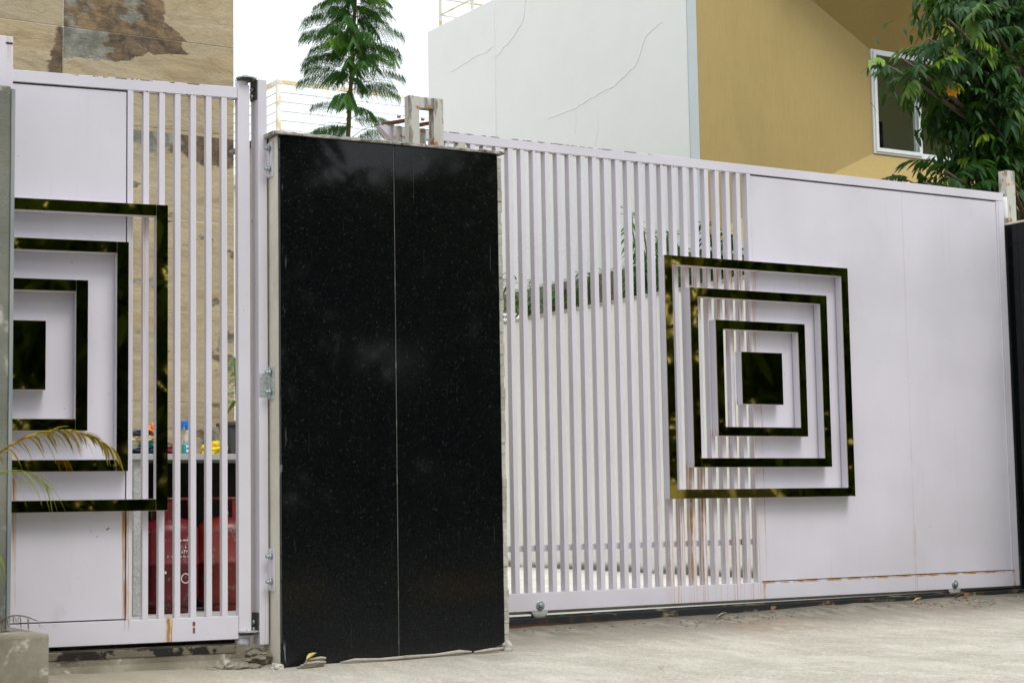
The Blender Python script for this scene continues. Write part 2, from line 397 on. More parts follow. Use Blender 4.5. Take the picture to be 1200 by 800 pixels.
# ------------------------------------------------------------------ mesh helpers
class MB:
    def __init__(s): s.v = []; s.f = []; s.sm = []
    def add(s, vs_, fs, smooth=False):
        b = len(s.v); s.v += [tuple(p) for p in vs_]
        for f in fs: s.f.append(tuple(i + b for i in f)); s.sm.append(smooth)
        return s
    def box(s, x0, x1, y0, y1, z0, z1):
        x0, x1 = min(x0, x1), max(x0, x1); y0, y1 = min(y0, y1), max(y0, y1); z0, z1 = min(z0, z1), max(z0, z1)
        return s.add([(x0, y0, z0), (x1, y0, z0), (x1, y1, z0), (x0, y1, z0), (x0, y0, z1), (x1, y0, z1), (x1, y1, z1), (x0, y1, z1)],
                     [(0, 3, 2, 1), (4, 5, 6, 7), (0, 1, 5, 4), (1, 2, 6, 5), (2, 3, 7, 6), (3, 0, 4, 7)])
    def bar(s, a, b, wx, wy):                       # square bar between two points
        a, b = Vector(a), Vector(b); d = (b - a).normalized()
        u = d.cross(Vector((0, 1, 0)))
        if u.length < .05: u = d.cross(Vector((1, 0, 0)))
        u.normalize(); v = d.cross(u)
        P = [a + u * i * wx / 2 + v * j * wy / 2 for i, j in ((-1, -1), (1, -1), (1, 1), (-1, 1))]
        Q = [p + (b - a) for p in P]
        return s.add(P + Q, [(0, 1, 2, 3), (7, 6, 5, 4), (0, 4, 5, 1), (1, 5, 6, 2), (2, 6, 7, 3), (3, 7, 4, 0)])
    def tube(s, pts, r, seg=8, caps=True):
        pts = [Vector(p) for p in pts]; n = len(pts); rr = r if isinstance(r, (list, tuple)) else [r] * n
        ring = []; ref = Vector((.3, .5, .81))
        for i, p in enumerate(pts):
            d = (pts[min(i + 1, n - 1)] - pts[max(i - 1, 0)]).normalized()
            u = d.cross(ref)
            if u.length < 1e-3: u = d.cross(Vector((1, 0, 0)))
            u.normalize(); v = d.cross(u)
            ring += [p + (u * math.cos(2 * math.pi * k / seg) + v * math.sin(2 * math.pi * k / seg)) * rr[i] for k in range(seg)]
        fs = [(i * seg + k, i * seg + (k + 1) % seg, (i + 1) * seg + (k + 1) % seg, (i + 1) * seg + k) for i in range(n - 1) for k in range(seg)]
        s.add(ring, fs, True)
        if caps:
            b = len(s.v) - len(ring)
            s.f.append(tuple(b + k for k in reversed(range(seg)))); s.sm.append(False)
            s.f.append(tuple(b + (n - 1) * seg + k for k in range(seg))); s.sm.append(False)
        return s
    def lathe(s, prof, c=(0, 0, 0), seg=24, axis='z'):
        vs_ = []
        for r, h in prof:
            for k in range(seg):
                a = 2 * math.pi * k / seg
                p = (r * math.cos(a), r * math.sin(a), h)
                if axis == 'y': p = (p[0], h, p[1])
                if axis == 'x': p = (h, p[0], p[1])
                vs_.append((p[0] + c[0], p[1] + c[1], p[2] + c[2]))
        fs = [(i * seg + k, i * seg + (k + 1) % seg, (i + 1) * seg + (k + 1) % seg, (i + 1) * seg + k) for i in range(len(prof) - 1) for k in range(seg)]
        s.add(vs_, fs, True); b = len(s.v) - len(vs_)
        s.f.append(tuple(b + k for k in reversed(range(seg)))); s.sm.append(False)
        s.f.append(tuple(b + (len(prof) - 1) * seg + k for k in range(seg))); s.sm.append(False)
        return s
    def mesh(s, name, mat, bevel=0, subdiv=0):
        me = bpy.data.meshes.new(name); me.from_pydata(s.v, [], s.f); me.update()
        bm = bmesh.new(); bm.from_mesh(me)
        bmesh.ops.recalc_face_normals(bm, faces=bm.faces)
        if bevel:
            ed = [e for e in bm.edges if len(e.link_faces) == 2 and e.calc_face_angle(0) > .5]
            bmesh.ops.bevel(bm, geom=ed, offset=bevel, segments=2, profile=.6, affect='EDGES', clamp_overlap=True)
        bm.to_mesh(me); bm.free()
        if not bevel: me.polygons.foreach_set('use_smooth', s.sm)
        me.materials.append(MATS[mat]); return me
    def build(s, name, mat, parent=None, bevel=0, **kw):
        return link(name, s.mesh(name, mat, bevel), parent, **kw)
def link(name, me, parent=None, label=None, cat=None, group=None, kind=None, loc=None, rot=None, scale=None):
    o = bpy.data.objects.new(name, me); C.objects.link(o)
    if parent is not None: o.parent = parent
    tagit(o, label, cat, group, kind)
    if loc is not None: o.location = loc
    if rot is not None: o.rotation_euler = rot
    if scale is not None: o.scale = scale if isinstance(scale, (tuple, list)) else (scale,) * 3
    return o
def tagit(o, label=None, cat=None, group=None, kind=None):
    for k, v in (('label', label), ('category', cat), ('group', group), ('kind', kind)):
        if v: o[k] = v
    return o
def thing(name, label, cat, loc=(0, 0, 0), rz=0, group=None):
    return link(name, None, None, label, cat, group, None, loc, (0, 0, rz))
def BX(*a): return MB().box(*a)
def fbm(x, y, z=0, o=4): return mnoise.fractal(Vector((x, y, z)), 1.0, 2.0, o)

# ------------------------------------------------------------------ setting: ground
def gz(x, y):
    base = -.066 + .010 * (max(-4.5, min(3, x)) + 1.24)
    if y > -3: d = .085 * y
    elif y > -6: d = -.255 + .13 * (y + 3)
    else: d = -.645
    return base + d
def sheet(name, mat, xs, ys, zf, kind='structure', label=None, skip=None):
    mb = MB(); nx = len(xs)
    vs_ = [(x, y, zf(x, y)) for y in ys for x in xs]
    fs = [(j * nx + i, j * nx + i + 1, (j + 1) * nx + i + 1, (j + 1) * nx + i) for j in range(len(ys) - 1) for i in range(nx - 1)
          if not (skip and skip((xs[i] + xs[i + 1]) / 2, (ys[j] + ys[j + 1]) / 2))]
    mb.add(vs_, fs, True); return mb.build(name, mat, None, kind=kind, label=label)
def lin(a, b, n): return [a + (b - a) * i / n for i in range(n + 1)]
def dz(x, y):
    rough = .004 * fbm(x * 3, y * 5) + .010 * fbm(x * .9, y * .9, 3)
    lip = .010 * max(0, 1 - abs(y + .08) / .12) * (.4 + .6 * abs(fbm(x * 4, 2, y * 3)))
    if -.13 > y > -.24: lip += .004 * fbm(x * 25, y * 25)
    return gz(x, y) + rough + lip * (x > -1.8)
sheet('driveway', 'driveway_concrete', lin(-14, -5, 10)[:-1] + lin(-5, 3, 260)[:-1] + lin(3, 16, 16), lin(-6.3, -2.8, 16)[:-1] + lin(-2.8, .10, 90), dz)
sheet('road', 'asphalt', lin(-60, 60, 60), lin(-13.6, -6.28, 8), lambda x, y: gz(x, -6.3) - .004)
sheet('verge', 'earth', lin(-60, 60, 24), lin(-60, -13.8, 12), lambda x, y: -.52 + .02 * fbm(x * .3, y * .3))
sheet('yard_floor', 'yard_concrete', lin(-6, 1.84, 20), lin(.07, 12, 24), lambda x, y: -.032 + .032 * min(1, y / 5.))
sheet('neighbour_ground', 'earth', lin(2.02, 40, 16), lin(.07, 15.9, 12), lambda x, y: -.06)
sheet('terrain', 'earth', lin(-900, 900, 12), lin(-900, 900, 12), lambda x, y: -1.6)
kb = thing('painted_kerb', 'yellow and black striped kerb across the road', 'kerb', (0, -13.7, -.64))
for i in range(40):
    BX(i * 1.2 - 18, i * 1.2 - 16.806, -.11, .11, 0, .26).build('kerb_stone', 'kerb_yellow' if i % 2 else 'kerb_black', kb, .015)

# ------------------------------------------------------------------ sliding gate
DX = .0679
G = thing('sliding_gate', 'wide lilac white sliding gate with upright slats, plain sheet half and nested dark gold squares', 'gate')
P = 'sliding_gate_paint'
BX(-2.05, 1.83, 0, .042, 2.154, 2.2).build('top_rail', P, G, .002)
BX(-2.0, 1.83, 0, .042, 0, .0835).build('bottom_rail', P, G, .002)
for i in range(-8, 21):
    x1 = -(21 - i) * DX
    BX(x1 - .0245, x1, .0015, .0395, .0836, 2.1535).build('slat', P, G, .0015)
BX(-.0245, -.001, .0008, .0412, .0836, 2.1535).build('stile', P, G, .0015)
BX(1.788, 1.83, .0008, .0412, .0836, 2.1535).build('stile', P, G, .002)
BX(1.772, 1.7865, .0, .02, .086, 2.151).build('edge_bead', P, G, .004)
BX(.003, 1.0537, .006, .010, .0885, 2.1465).build('sheet_panel', P, G, .001)
BX(1.0541, 1.771, .0062, .0102, .0885, 2.1465).build('sheet_panel', P, G, .001)
BX(.0, 1.786, .036, .040, .0838, 2.1532).build('added_backing', P, G)  # unseen sheet added behind the panels so their gaps read dark
BX(-2.0, 1.80, .0425, .060, .272, .300).build('rear_stiffener', P, G, .002)
MB().add([(-2.135, .004, 2.2), (-2.052, .004, 2.2), (-1.55, .004, 1.75), (-1.60, .004, 1.72), (-2.135, .044, 2.2), (-2.052, .044, 2.2), (-1.55, .044, 1.75), (-1.60, .044, 1.72)], [(0, 1, 2, 3), (7, 6, 5, 4), (0, 4, 5, 1), (1, 5, 6, 2), (2, 6, 7, 3), (3, 7, 4, 0)]).build('tail_brace', P, G, .002)
BX(-2.0, 1.83, .034, .046, -.0145, -.0008).build('bottom_strip', 'cream_strip', G, .001)
def ring_frame(parent, cx, cz, h, paint, y=0.0, name='square_frame', wdt=.0455):
    """a square of box bars standing 47 mm proud, faced with four mirror strips"""
    mb = MB()
    i = h - wdt
    mb.box(cx - h, cx - i, y - .046, y - .0003, cz - h, cz + h); mb.box(cx + i, cx + h, y - .046, y - .0003, cz - h, cz + h)
    mb.box(cx - i, cx + i, y - .0459, y - .0003, cz + i, cz + h); mb.box(cx - i, cx + i, y - .0459, y - .0003, cz - h, cz - i)
    fr = mb.build(name, paint, parent)
    e = .0006
    for (a, b, c, d) in ((cx - h, cx - i, cz - h, cz + h), (cx + i, cx + h, cz - h, cz + h), (cx - i, cx + i, cz + i, cz + h), (cx - i, cx + i, cz - h, cz - i)):
        BX(a + e, b - e, y - .050, y - .0462, c + e, d - e).build('mirror_strip', 'dark_gold_mirror', fr, .0006)
    return fr
def centre_block(parent, cx, cz, h, paint, y=0.0):
    b = BX(cx - h, cx + h, y - .046, y - .0003, cz - h, cz + h).build('centre_block', paint, parent, .001)
    BX(cx - h + .0006, cx + h - .0006, y - .050, y - .0462, cz - h + .0006, cz + h - .0006).build('mirror_plate', 'dark_gold_mirror', b, .0006)
for h in (.595, .443, .2885): ring_frame(G, 0, 1.1, h, P)
centre_block(G, 0, 1.1025, .1315, P)
for x in (-1.319, 1.331):
    wv = MB().lathe([(.012, 0), (.046, 0), (.048, .003), (.040, .010), (.048, .018), (.046, .021), (.012, .021)], (x, .002, .010), 28, 'y').build('roller_wheel', 'wheel_zinc', G)
    mb = MB().lathe([(.022, 0), (.022, -.003), (.018, -.004)], (x, -.0005, .025), 22, 'y')
    mb.lathe([(.0125, -.004), (.0125, -.013), (.010, -.015), (.003, -.015)], (x, 0, .025), 6, 'y')
    mb.build('axle_bolt', 'zinc_bolt', G)

# track under the gate
tr = thing('gate_track', 'rusty black steel track bedded in concrete below the sliding gate', 'track', (0, 0, 0))
mb = MB()
mb.add([(-1.95, -.035, -.12), (1.845, -.035, -.12), (1.845, -.035, -.020), (-1.95, -.035, -.031), (-1.95, .06, -.031), (1.845, .06, -.020), (1.845, .06, -.12), (-1.95, .06, -.12)],
       [(0, 1, 2, 3), (3, 2, 5, 4), (4, 5, 6, 7), (7, 6, 1, 0), (0, 3, 4, 7), (1, 6, 5, 2)])
mb.build('channel', 'rusty_black_steel', tr, .002)
MB().tube([(-1.95, .018, -.031), (1.84, .018, -.020)], .008, 8).build('running_bar', 'rusty_black_steel', tr)

# ------------------------------------------------------------------ swing gate (own axes: x along the gate, y backwards)
PHI = -.15
W = thing('swing_gate', 'narrow lilac white swing gate showing half of the nested dark gold squares', 'gate', (-3.3987, -.3602, -.0184), PHI)
P = 'swing_gate_paint'
BX(-1.12, .417, 0, .045, 2.154, 2.2).build('top_rail', P, W, .002)
BX(-1.12, .417, 0, .045, 0, .090).build('bottom_rail', P, W, .002)
BX(-.0225, 0, .0008, .044, .0902, 2.1535).build('stile', P, W, .0015)
BX(-1.12, -1.08, .0008, .044, .0902, 2.1535).build('stile', P, W, .0015)
for i in range(1, 7):
    BX(.0624 * i - .0225, .0624 * i, .0015, .042, .0902, 2.1535).build('slat', P, W, .0015)
BX(-1.078, -.0025, .036, .040, .0905, 2.1532).build('added_backing', P, W)  # added here too, keeps bright background out of the panel gap
BX(-1.0775, -.0265, .006, .010, .0955, 2.1465).build('sheet_panel', P, W, .001)
st = BX(.418, .467, -.001, .048, .004, 2.212).build('hinge_stile', P, W, .003)
MB().lathe([(.024, 2.212), (.026, 2.214), (.026, 2.236), (.024, 2.238)], (.440, .024, 0), 24).build('pivot_sleeve', P, st)
MB().lathe([(.027, -.032), (.027, .0035)], (.440, .024, 0), 24).build('pivot_sleeve', P, st)
for h in (.595, .443, .2885): ring_frame(W, -.468, 1.1, h, P)
centre_block(W, -.468, 1.097, .1315, P)
BX(.236, .244, -.0012, .001, .030, .052).build('paint_chip', 'rust_plate', W); BX(.235, .245, -.0012, .001, .058, .074).build('paint_chip', 'rust_plate', W)

# hinge post with hinge brackets
hp = thing('hinge_post', 'slim lilac steel hinge post bolted to the side of the granite pillar', 'post', (-2.889, -.412, -.044))
BX(-.0195, .0195, -.038, .038, 0, 2.262).build('tube', 'lilac_paint', hp, .004)
def hinge(z, flip):
    b = MB(); b.box(-.0255, -.020, -.030, .030, z - .055, z + .025)
    f = b.build('hinge_bracket', 'dark_hinge', hp, .001)
    pl = MB(); zz = z + (.028 if not flip else -.05)
    pl.add([(-.10, -.012, zz), (-.085, -.040, zz), (-.05, -.048, zz), (-.020, -.030, zz), (-.020, .030, zz), (-.06, .03, zz), (-.095, .015, zz)], [tuple(range(7))])
    pl.add([(-.10, -.012, zz + .006), (-.085, -.040, zz + .006), (-.05, -.048, zz + .006), (-.020, -.030, zz + .006), (-.020, .030, zz + .006), (-.06, .03, zz + .006), (-.095, .015, zz + .006)], [tuple(range(7))])
    pl.add([], []); b0 = 0
    for k in range(7): pl.f.append((k, (k + 1) % 7, 7 + (k + 1) % 7, 7 + k)); pl.sm.append(False)
    pl.build('hinge_plate', 'galvanised_zinc', f)
    MB().lathe([(.031, zz - .010), (.031, zz - .001)], (-.066, -.008, 0), 20).build('bearing_ring', 'dark_hinge', f)
    MB().lathe([(.010, zz + .006), (.010, zz + .016), (.004, zz + .018)], (-.062, -.008, 0), 6).build('hinge_bolt', 'zinc_bolt', f)
    for k in (-.012, -.040): MB().lathe([(.009, 0), (.009, -.010)], (-.0258, 0, z + k), 6, 'x').build('hinge_bolt', 'zinc_bolt', f)
hinge(2.235, False); hinge(.10, True)

# ------------------------------------------------------------------ granite pillar between the gates
gp = thing('granite_pillar', 'broad gate pillar faced with two speckled black granite slabs, cement coping', 'pillar', (0, 0, 0))
def ptop(x): return 1.974 + (x + 2.86) * .012
def prism(x0, x1, y0, y1, z0, z1f):
    return MB().add([(x0, y0, z0), (x1, y0, z0), (x1, y1, z0), (x0, y1, z0), (x0, y0, z1f(x0)), (x1, y0, z1f(x1)), (x1, y1, z1f(x1)), (x0, y1, z1f(x0))],
                    [(0, 3, 2, 1), (4, 5, 6, 7), (0, 1, 5, 4), (1, 2, 6, 5), (2, 3, 7, 6), (3, 0, 4, 7)])
prism(-2.861, -1.833, -.5296, -.10, -.30, ptop).build('core', 'cream_plaster', gp)
prism(-2.858, -2.3465, -.550, -.530, -.155, lambda x: ptop(x) - .001).build('granite_slab', 'black_granite', gp, .0012)
# right slab with a broken lower corner
mb = MB(); a = [(-2.3435, -.15), (-2.02, -.135), (-1.93, -.122), (-1.862, -.090), (-1.846, -.085), (-1.845, 1.985), (-2.3435, 1.979)]
n = len(a); mb.add([(x, -.5505, z) for x, z in a] + [(x, -.530, z) for x, z in a], [tuple(range(n)), tuple(range(2 * n - 1, n - 1, -1))] + [(k, (k + 1) % n, n + (k + 1) % n, n + k) for k in range(n)])
mb.build('granite_slab', 'black_granite', gp, .0012)
BX(-2.3464, -2.3436, -.5480, -.5302, -.125, 1.978).build('joint_filler', 'grey_concrete', gp)
mb = MB()
for k in range(44):                                   # ragged mortar edge on the gate side
    z0 = -.10 + k * .0471; j = lambda: random.uniform(-.003, .003)
    mb.box(-1.845 + j(), -1.822 + j(), -.5475 + j(), -.5 + .001 * (k % 3), z0, z0 + .0472)
mb.build('mortar_edge', 'cement_mortar', gp, .003)
mb = MB(); xs = lin(-2.885, -1.812, 70); ys = [-.562, -.545, -.33, -.09]
V = []
for lay in (0, 1):
    for j, y in enumerate(ys):
        for x in xs: V.append((x, y + (.006 * fbm(x * 14, 1) if j == 0 else 0), ptop(x) + (.0025 if not lay else .017 + .006 * fbm(x * 16, y * 9, 4) - (.006 if j == 0 else 0))))
nx = len(xs); L1 = nx * 4; F = []
for j in range(3):
    for i in range(nx - 1):
        q = j * nx + i; F += [(q, q + nx, q + nx + 1, q + 1), (L1 + q, L1 + q + 1, L1 + q + nx + 1, L1 + q + nx)]
for i in range(nx - 1): F += [(i, i + 1, L1 + i + 1, L1 + i), (3 * nx + i, L1 + 3 * nx + i, L1 + 3 * nx + i + 1, 3 * nx + i + 1)]
for j in range(3): F += [(j * nx, L1 + j * nx, L1 + (j + 1) * nx, (j + 1) * nx), (j * nx + nx - 1, (j + 1) * nx + nx - 1, L1 + (j + 1) * nx + nx - 1, L1 + j * nx + nx - 1)]
mb.add(V, F); mb.build('coping', 'coping_cement', gp)

# fixing plates between post and pillar
for z0, z1, tab, zl in ((1.815, 1.955, 0, 'upper'), (.92, 1.05, 1, 'middle'), (.165, .33, 0, 'lower')):
    fp = thing('fixing_plate', {'upper': 'upper white fixing plate joining hinge post and pillar just under the coping', 'middle': 'bare galvanised fixing plate with a side tab halfway up the hinge post',
               'lower': 'rust stained white fixing plate low on the hinge post'}[zl], 'bracket', (-2.861, -.44, z0), group='plates fixing the hinge post')
    mt = 'galvanised_zinc' if tab else 'lilac_paint'
    h = z1 - z0
    BX(-.0085, -.0005, -.055, .03, 0, h).build('plate', mt, fp, .001)
    BX(-.0115, -.0088, -.034, .02, .004, h - .004).build('packing', mt, fp, .001)
    if tab: BX(-.046, -.0087, -.0125, -.0105, .012, h - .025).build('side_tab', mt, fp, .0006)
    for q in (.22, .82):
        mb = MB().lathe([(.0065, -.034), (.0065, -.012)], (0, -.040, h * q), 8, 'x'); mb.lathe([(.012, -.022), (.012, -.012)], (0, -.040, h * q), 6, 'x')
        mb.build('bolt', 'zinc_bolt', fp)

# guide frame on the pillar
gf = thing('guide_frame', 'rusty worn white steel arch with guide arms on the pillar top', 'bracket', (-1.985, -.16, 2.0))
def leg(x0, x1): return BX(x0, x1, -.025, .025, .012, .30)
leg(-.087, -.037).build('upright', 'worn_white_paint', gf, .003)
leg(.035, .085).build('upright', 'worn_white_paint', gf, .003)
BX(-.0365, .0345, -.022, .022, .248, .299).build('crossbar', 'worn_white_paint', gf, .003)
for x in (-.064, .058):
    arm = MB().add([(x - .022, .026, .195), (x + .022, .026, .195), (x + .022, .25, .222), (x - .022, .25, .222), (x - .022, .026, .203), (x + .022, .026, .203), (x + .022, .25, .230), (x - .022, .25, .230)],
             [(0, 3, 2, 1), (4, 5, 6, 7), (0, 1, 5, 4), (1, 2, 6, 5), (2, 3, 7, 6), (3, 0, 4, 7)]).build('guide_arm', 'rust_plate', gf)
    MB().lathe([(.010, .228), (.010, .240), (.004, .242)], (x, .12, 0), 6).build('arm_bolt', 'zinc_bolt', arm)
    MB().lathe([(.019, .075), (.021, .08), (.021, .185), (.019, .19)], (x, .132, 0), 18).build('guide_roller', 'worn_white_paint', arm)
for k, (x, y, s_) in enumerate(((-1.86, -.20, 1.), (-1.85, -.33, .9))):
    g = MB().add([(0, 0, 0), (.075 * s_, 0, 0), (.075 * s_, 0, .055 * s_), (.055 * s_, 0, .055 * s_), (0, .012, 0), (.075 * s_, .012, 0), (.075 * s_, .012, .055 * s_), (.055 * s_, .012, .055 * s_)],
                 [(0, 1, 2, 3), (7, 6, 5, 4), (0, 4, 5, 1), (1, 5, 6, 2), (2, 6, 7, 3), (3, 7, 4, 0)])
    g.build('steel_gusset', 'worn_white_paint', None, 0, label=('rusty white triangular gusset leaning at the foot of the arch' if k == 0 else 'loose rusty white gusset near the front edge of the coping'), cat='gusset', loc=(x - .1, y, 2.013 + .012), rot=(0, 0, .25 - .5 * k))
# loose wire
pts = [(-2.33 + .035 * k, -.30 + .02 * math.sin(k), 2.012 + .035 * math.sin(k * .62 + .2) ** 2 + .004) for k in range(12)]
MB().tube(pts, .003, 6).build('loose_wire', 'red_cable', None, label='thin red wire curling over the pillar coping', cat='wire')

# debris at the pillar foot
def stick(pts, r, label, grp=None, mat='dead_wood', nm='stick'):
    MB().tube(pts, r, 6).build(nm, mat, None, label=label, cat='stick', group=grp)
zz = lambda x, y: dz(x, y)
def sp(pp, lift=.006): return [(x, y, zz(x, y) + lift + k) for x, y, k in pp]
stick(sp([(-2.62, -.572, 0), (-2.56, -.577, .006), (-2.45, -.579, .002), (-2.33, -.582, .003)]), [.003, .007, .006, .008], 'peeling dry stick lying along the foot of the left granite slab')
stick(sp([(-2.34, -.584, .004), (-2.2, -.578, .002), (-2.08, -.575, .008), (-2.02, -.572, .004)]), [.008, .006, .009, .004], 'long dry stick along the foot of the right granite slab')
stick(sp([(-2.01, -.575, .002), (-1.93, -.57, .006), (-1.87, -.575, .01)]), [.005, .008, .005], 'short thick dry stick at the broken slab corner')
for k in range(5):
    x = -2.815 + .012 * k; y = -.592 - .006 * (k % 3); z = zz(x, y) + .006 + .007 * k
    stick([(x, y, z), (x + .055, y - .004 + .003 * k, z + .003), (x + .115 - .01 * k, y + .004, z + .001)], [.004, .006, .004], ('bottom', 'second lowest', 'middle', 'second highest', 'topmost')[k] + ' splinter of the small stick bundle at the pillar corner', 'splinters in the small bundle')
mb = MB(); random.seed(3)
def lump(c, r, seed, sx=1, sy=1, sz=.6, sub=2, amp=.35, fr=2.2):
    bm = bmesh.new(); bmesh.ops.create_icosphere(bm, subdivisions=sub, radius=1)
    b = MB(); vs_ = []
    for v in bm.verts:
        d = 1 + amp * fbm(v.co.x * fr + seed, v.co.y * fr, v.co.z * fr, 3)
        vs_.append((c[0] + v.co.x * r * sx * d, c[1] + v.co.y * r * sy * d, c[2] + v.co.z * r * sz * d))
    fs = [tuple(v.index for v in f.verts) for f in bm.faces]; bm.free()
    return b.add(vs_, fs, False)
lump((-1.836, -.555, zz(-1.84, -.56) + .012), .024, 3, 1.0, .8, 1.2, 3, .4, 1.5).build('mortar_lump', 'cement_mortar', None, label='broken lump of mortar at the right corner of the granite pillar', cat='rubble')
lump((-2.88, -.545, zz(-2.88, -.55) + .004), .032, 9, .8, 1., .55, 3, .4, 1.5).build('mortar_lump', 'cement_mortar', None, label='low mortar lump at the left corner of the granite pillar', cat='rubble')
for k, (x, y, r_) in enumerate(((-3.10, -.47, .030), (-3.02, -.49, .040), (-2.96, -.50, .025))):
    lump((x, y, dz(x, y) + r_ * .15), r_, 60 + k, 1.3, .9, .5, 3, .35, 1.6).build('cement_chunk', 'raw_concrete', None, label=('small broken cement chunk before the swing gate sill', 'largest broken cement chunk below the lower hinge', 'cement chunk lying against the crumbling hinge footing')[k], cat='rubble')
lump((-2.92, -.43, -.095), .065, 15, 1.0, 1.0, .5, 4, .4, 1.8).build('cement_heap', 'raw_concrete', None, label='brown crumbling cement below the hinge post', cat='rubble')

# sill under the swing gate
si = thing('gate_sill', 'flaking black edged concrete sill below the swing gate', 'sill', (-3.3987, -.3602, -.0184), PHI)
mb = MB(); xs = lin(-1.15, .44, 90); V = []
for x in xs:
    e = .012 * fbm(x * 7, 3); e2 = .010 * fbm(x * 11, 8)
    V += [(x, -.012, -.022), (x, -.016 + .3 * e, -.050 + e2), (x, -.018 + e, -.075), (x, -.05 + e, -.13), (x, .09, -.13), (x, .09, -.022)]
F = [(i * 6 + k, i * 6 + (k + 1) % 6, (i + 1) * 6 + (k + 1) % 6, (i + 1) * 6 + k) for i in range(90) for k in range(6)] + [(0, 1, 2, 3, 4, 5), tuple(540 + k for k in (5, 4, 3, 2, 1, 0))]
mb.add(V, F); mb.build('concrete', 'raw_concrete', si)
BX(-1.14, .40, -.0195, .06, -.0505, -.0208).build('steel_angle', 'flaking_sill', si, .002)

# ------------------------------------------------------------------ left column, planter, palm
lc = thing('concrete_column', 'bare grey concrete gate column with a zinc edge strip', 'column', (-4.5, -.6, 0))
BX(-.6, .5255, -.10, .14, -.35, 2.015).build('shaft', 'grey_concrete', lc, .006)
BX(.526, .540, -.105, .13, -.1, 2.005).build('edge_strip', 'weathered_zinc', lc, .003)
cp = thing('steel_box_post', 'short lilac steel box post on top of the concrete column', 'post', (-4.2, -.6, 2.016))
BX(-.15, .246, -.05, .08, 0, .195).build('tube', 'lilac_paint', cp, .003)
for x in (-.02, .218): BX(x, x + .025, -.0512, -.049, .165, .172).build('slot', 'dark_gap', cp)
pl = thing('planter_box', 'rough concrete planter box with chipped pale rim', 'planter', (-4.4, -.98, -.35))
mb = MB(); bmx = bmesh.new()
for (a, b, c, d) in ((-.5, .49, -.02, .12), (-.5, .49, .45, .55), (-.5, -.4, .1201, .4499), (.36, .49, .1201, .4499)): mb.box(a, b, c, d, 0, .43)
po = mb.build('trough', 'raw_concrete', pl, .012)
sheet_soil = MB().add([(-.4 + .04 * i, .12 + .033 * j, .395 + .02 * fbm(i * .7, j * .7)) for j in range(11) for i in range(20)], [(j * 20 + i, j * 20 + i + 1, j * 20 + i + 21, j * 20 + i + 20) for j in range(10) for i in range(19)])
sheet_soil.build('soil', 'earth', pl)

def curve_pts(P0, P1, P2, P3, n):
    P0, P1, P2, P3 = map(Vector, (P0, P1, P2, P3)); o = []
    for i in range(n + 1):
        t = i / n; o.append(P0 * (1 - t) ** 3 + P1 * 3 * t * (1 - t) ** 2 + P2 * 3 * t * t * (1 - t) + P3 * t ** 3)
    return o
def leaf_blade(mb, base, d, nrm, L, Wd, droop=.2, seg=3, fold=.25):
    d = d.normalized(); side = d.cross(nrm)
    if side.length < 1e-4: side = d.cross(Vector((.3, .9, .1)))
    side.normalize(); nn = side.cross(d)
    prof = {2: (0, 1, 0), 3: (.0, .85, .75, 0), 4: (0, .7, 1, .7, 0), 5: (.10, .78, 1, .98, .72, .12)}[seg]
    V = []
    for k in range(seg + 1):
        t = k / seg; p = base + d * L * t + Vector((0, 0, -1)) * droop * L * t * t
        w_ = Wd * .5 * prof[k]
        if w_ < 1e-5: V.append([p])
        else: V.append([p - side * w_ + nn * w_ * fold, p, p + side * w_ + nn * w_ * fold])
    vs_ = []; idx = []
    for row in V:
        idx.append([len(vs_) + i for i in range(len(row))]); vs_ += row
    fs = []
    for a, b in zip(idx[:-1], idx[1:]):
        if len(a) == 1 and len(b) == 3: fs += [(a[0], b[1], b[0]), (a[0], b[2], b[1])]
        elif len(a) == 3 and len(b) == 3: fs += [(a[0], a[1], b[1], b[0]), (a[1], a[2], b[2], b[1])]
        elif len(a) == 3: fs += [(a[0], a[1], b[0]), (a[1], a[2], b[0])]
    mb.add(vs_, fs, True)
def palm_frond(parent, P4, n, L, mat, seed, stem=.005, hang=.6, wdt=.012):
    rs = random.Random(seed); pts = curve_pts(*P4, 24)
    mb = MB().tube(pts, [stem * (1 - .75 * i / 24) for i in range(25)], 6)
    fr = mb.build('frond', mat, parent); lm = MB()
    for k in range(n):
        t = .12 + .88 * k / n; i = min(23, int(t * 24)); p = pts[i].lerp(pts[i + 1], t * 24 - i); d = (pts[i + 1] - pts[i]).normalized()
        for sgn in (-1, 1):
            s_ = d.cross(Vector((0, 0, 1))).normalized() * sgn
            dd = d * rs.uniform(1.2, 2.6) + s_ * rs.uniform(.2, .9) + Vector((0, 0, rs.uniform(-.5, .7)))
            l = L * rs.uniform(.55, 1.1) * (1 - .55 * abs(t - .45))
            leaf_blade(lm, p, dd, Vector((0, 0, 1)), l, wdt * rs.uniform(.6, 1.2), hang * rs.uniform(.3, 1.9), 5, .5)
    lm.build('leaflets', mat, fr)
pa = thing('palm', 'small yellowing palm growing in the concrete planter', 'palm', (-4.28, -.82, .05))
MB().tube([(0, 0, -.02), (.01, 0, .15), (.02, .0, .28)], [.05, .04, .025], 10).build('trunk', 'dry_stem', pa)
O = Vector((-4.28, -.82, .05))
def loc(*p): return Vector(p) - O
palm_frond(pa, (loc(-4.28, -.84, .33), loc(-4.16, -.92, .74), loc(-3.86, -.92, .86), loc(-3.665, -.92, .70)), 60, .085, 'yellowing_palm', 4, .0055, .7, .012)
palm_frond(pa, (loc(-4.26, -.82, .30), loc(-4.18, -1.0, .66), loc(-4.02, -1.05, .68), loc(-3.93, -1.05, .565)), 26, .10, 'pale_palm', 9, .003, .8, .005)
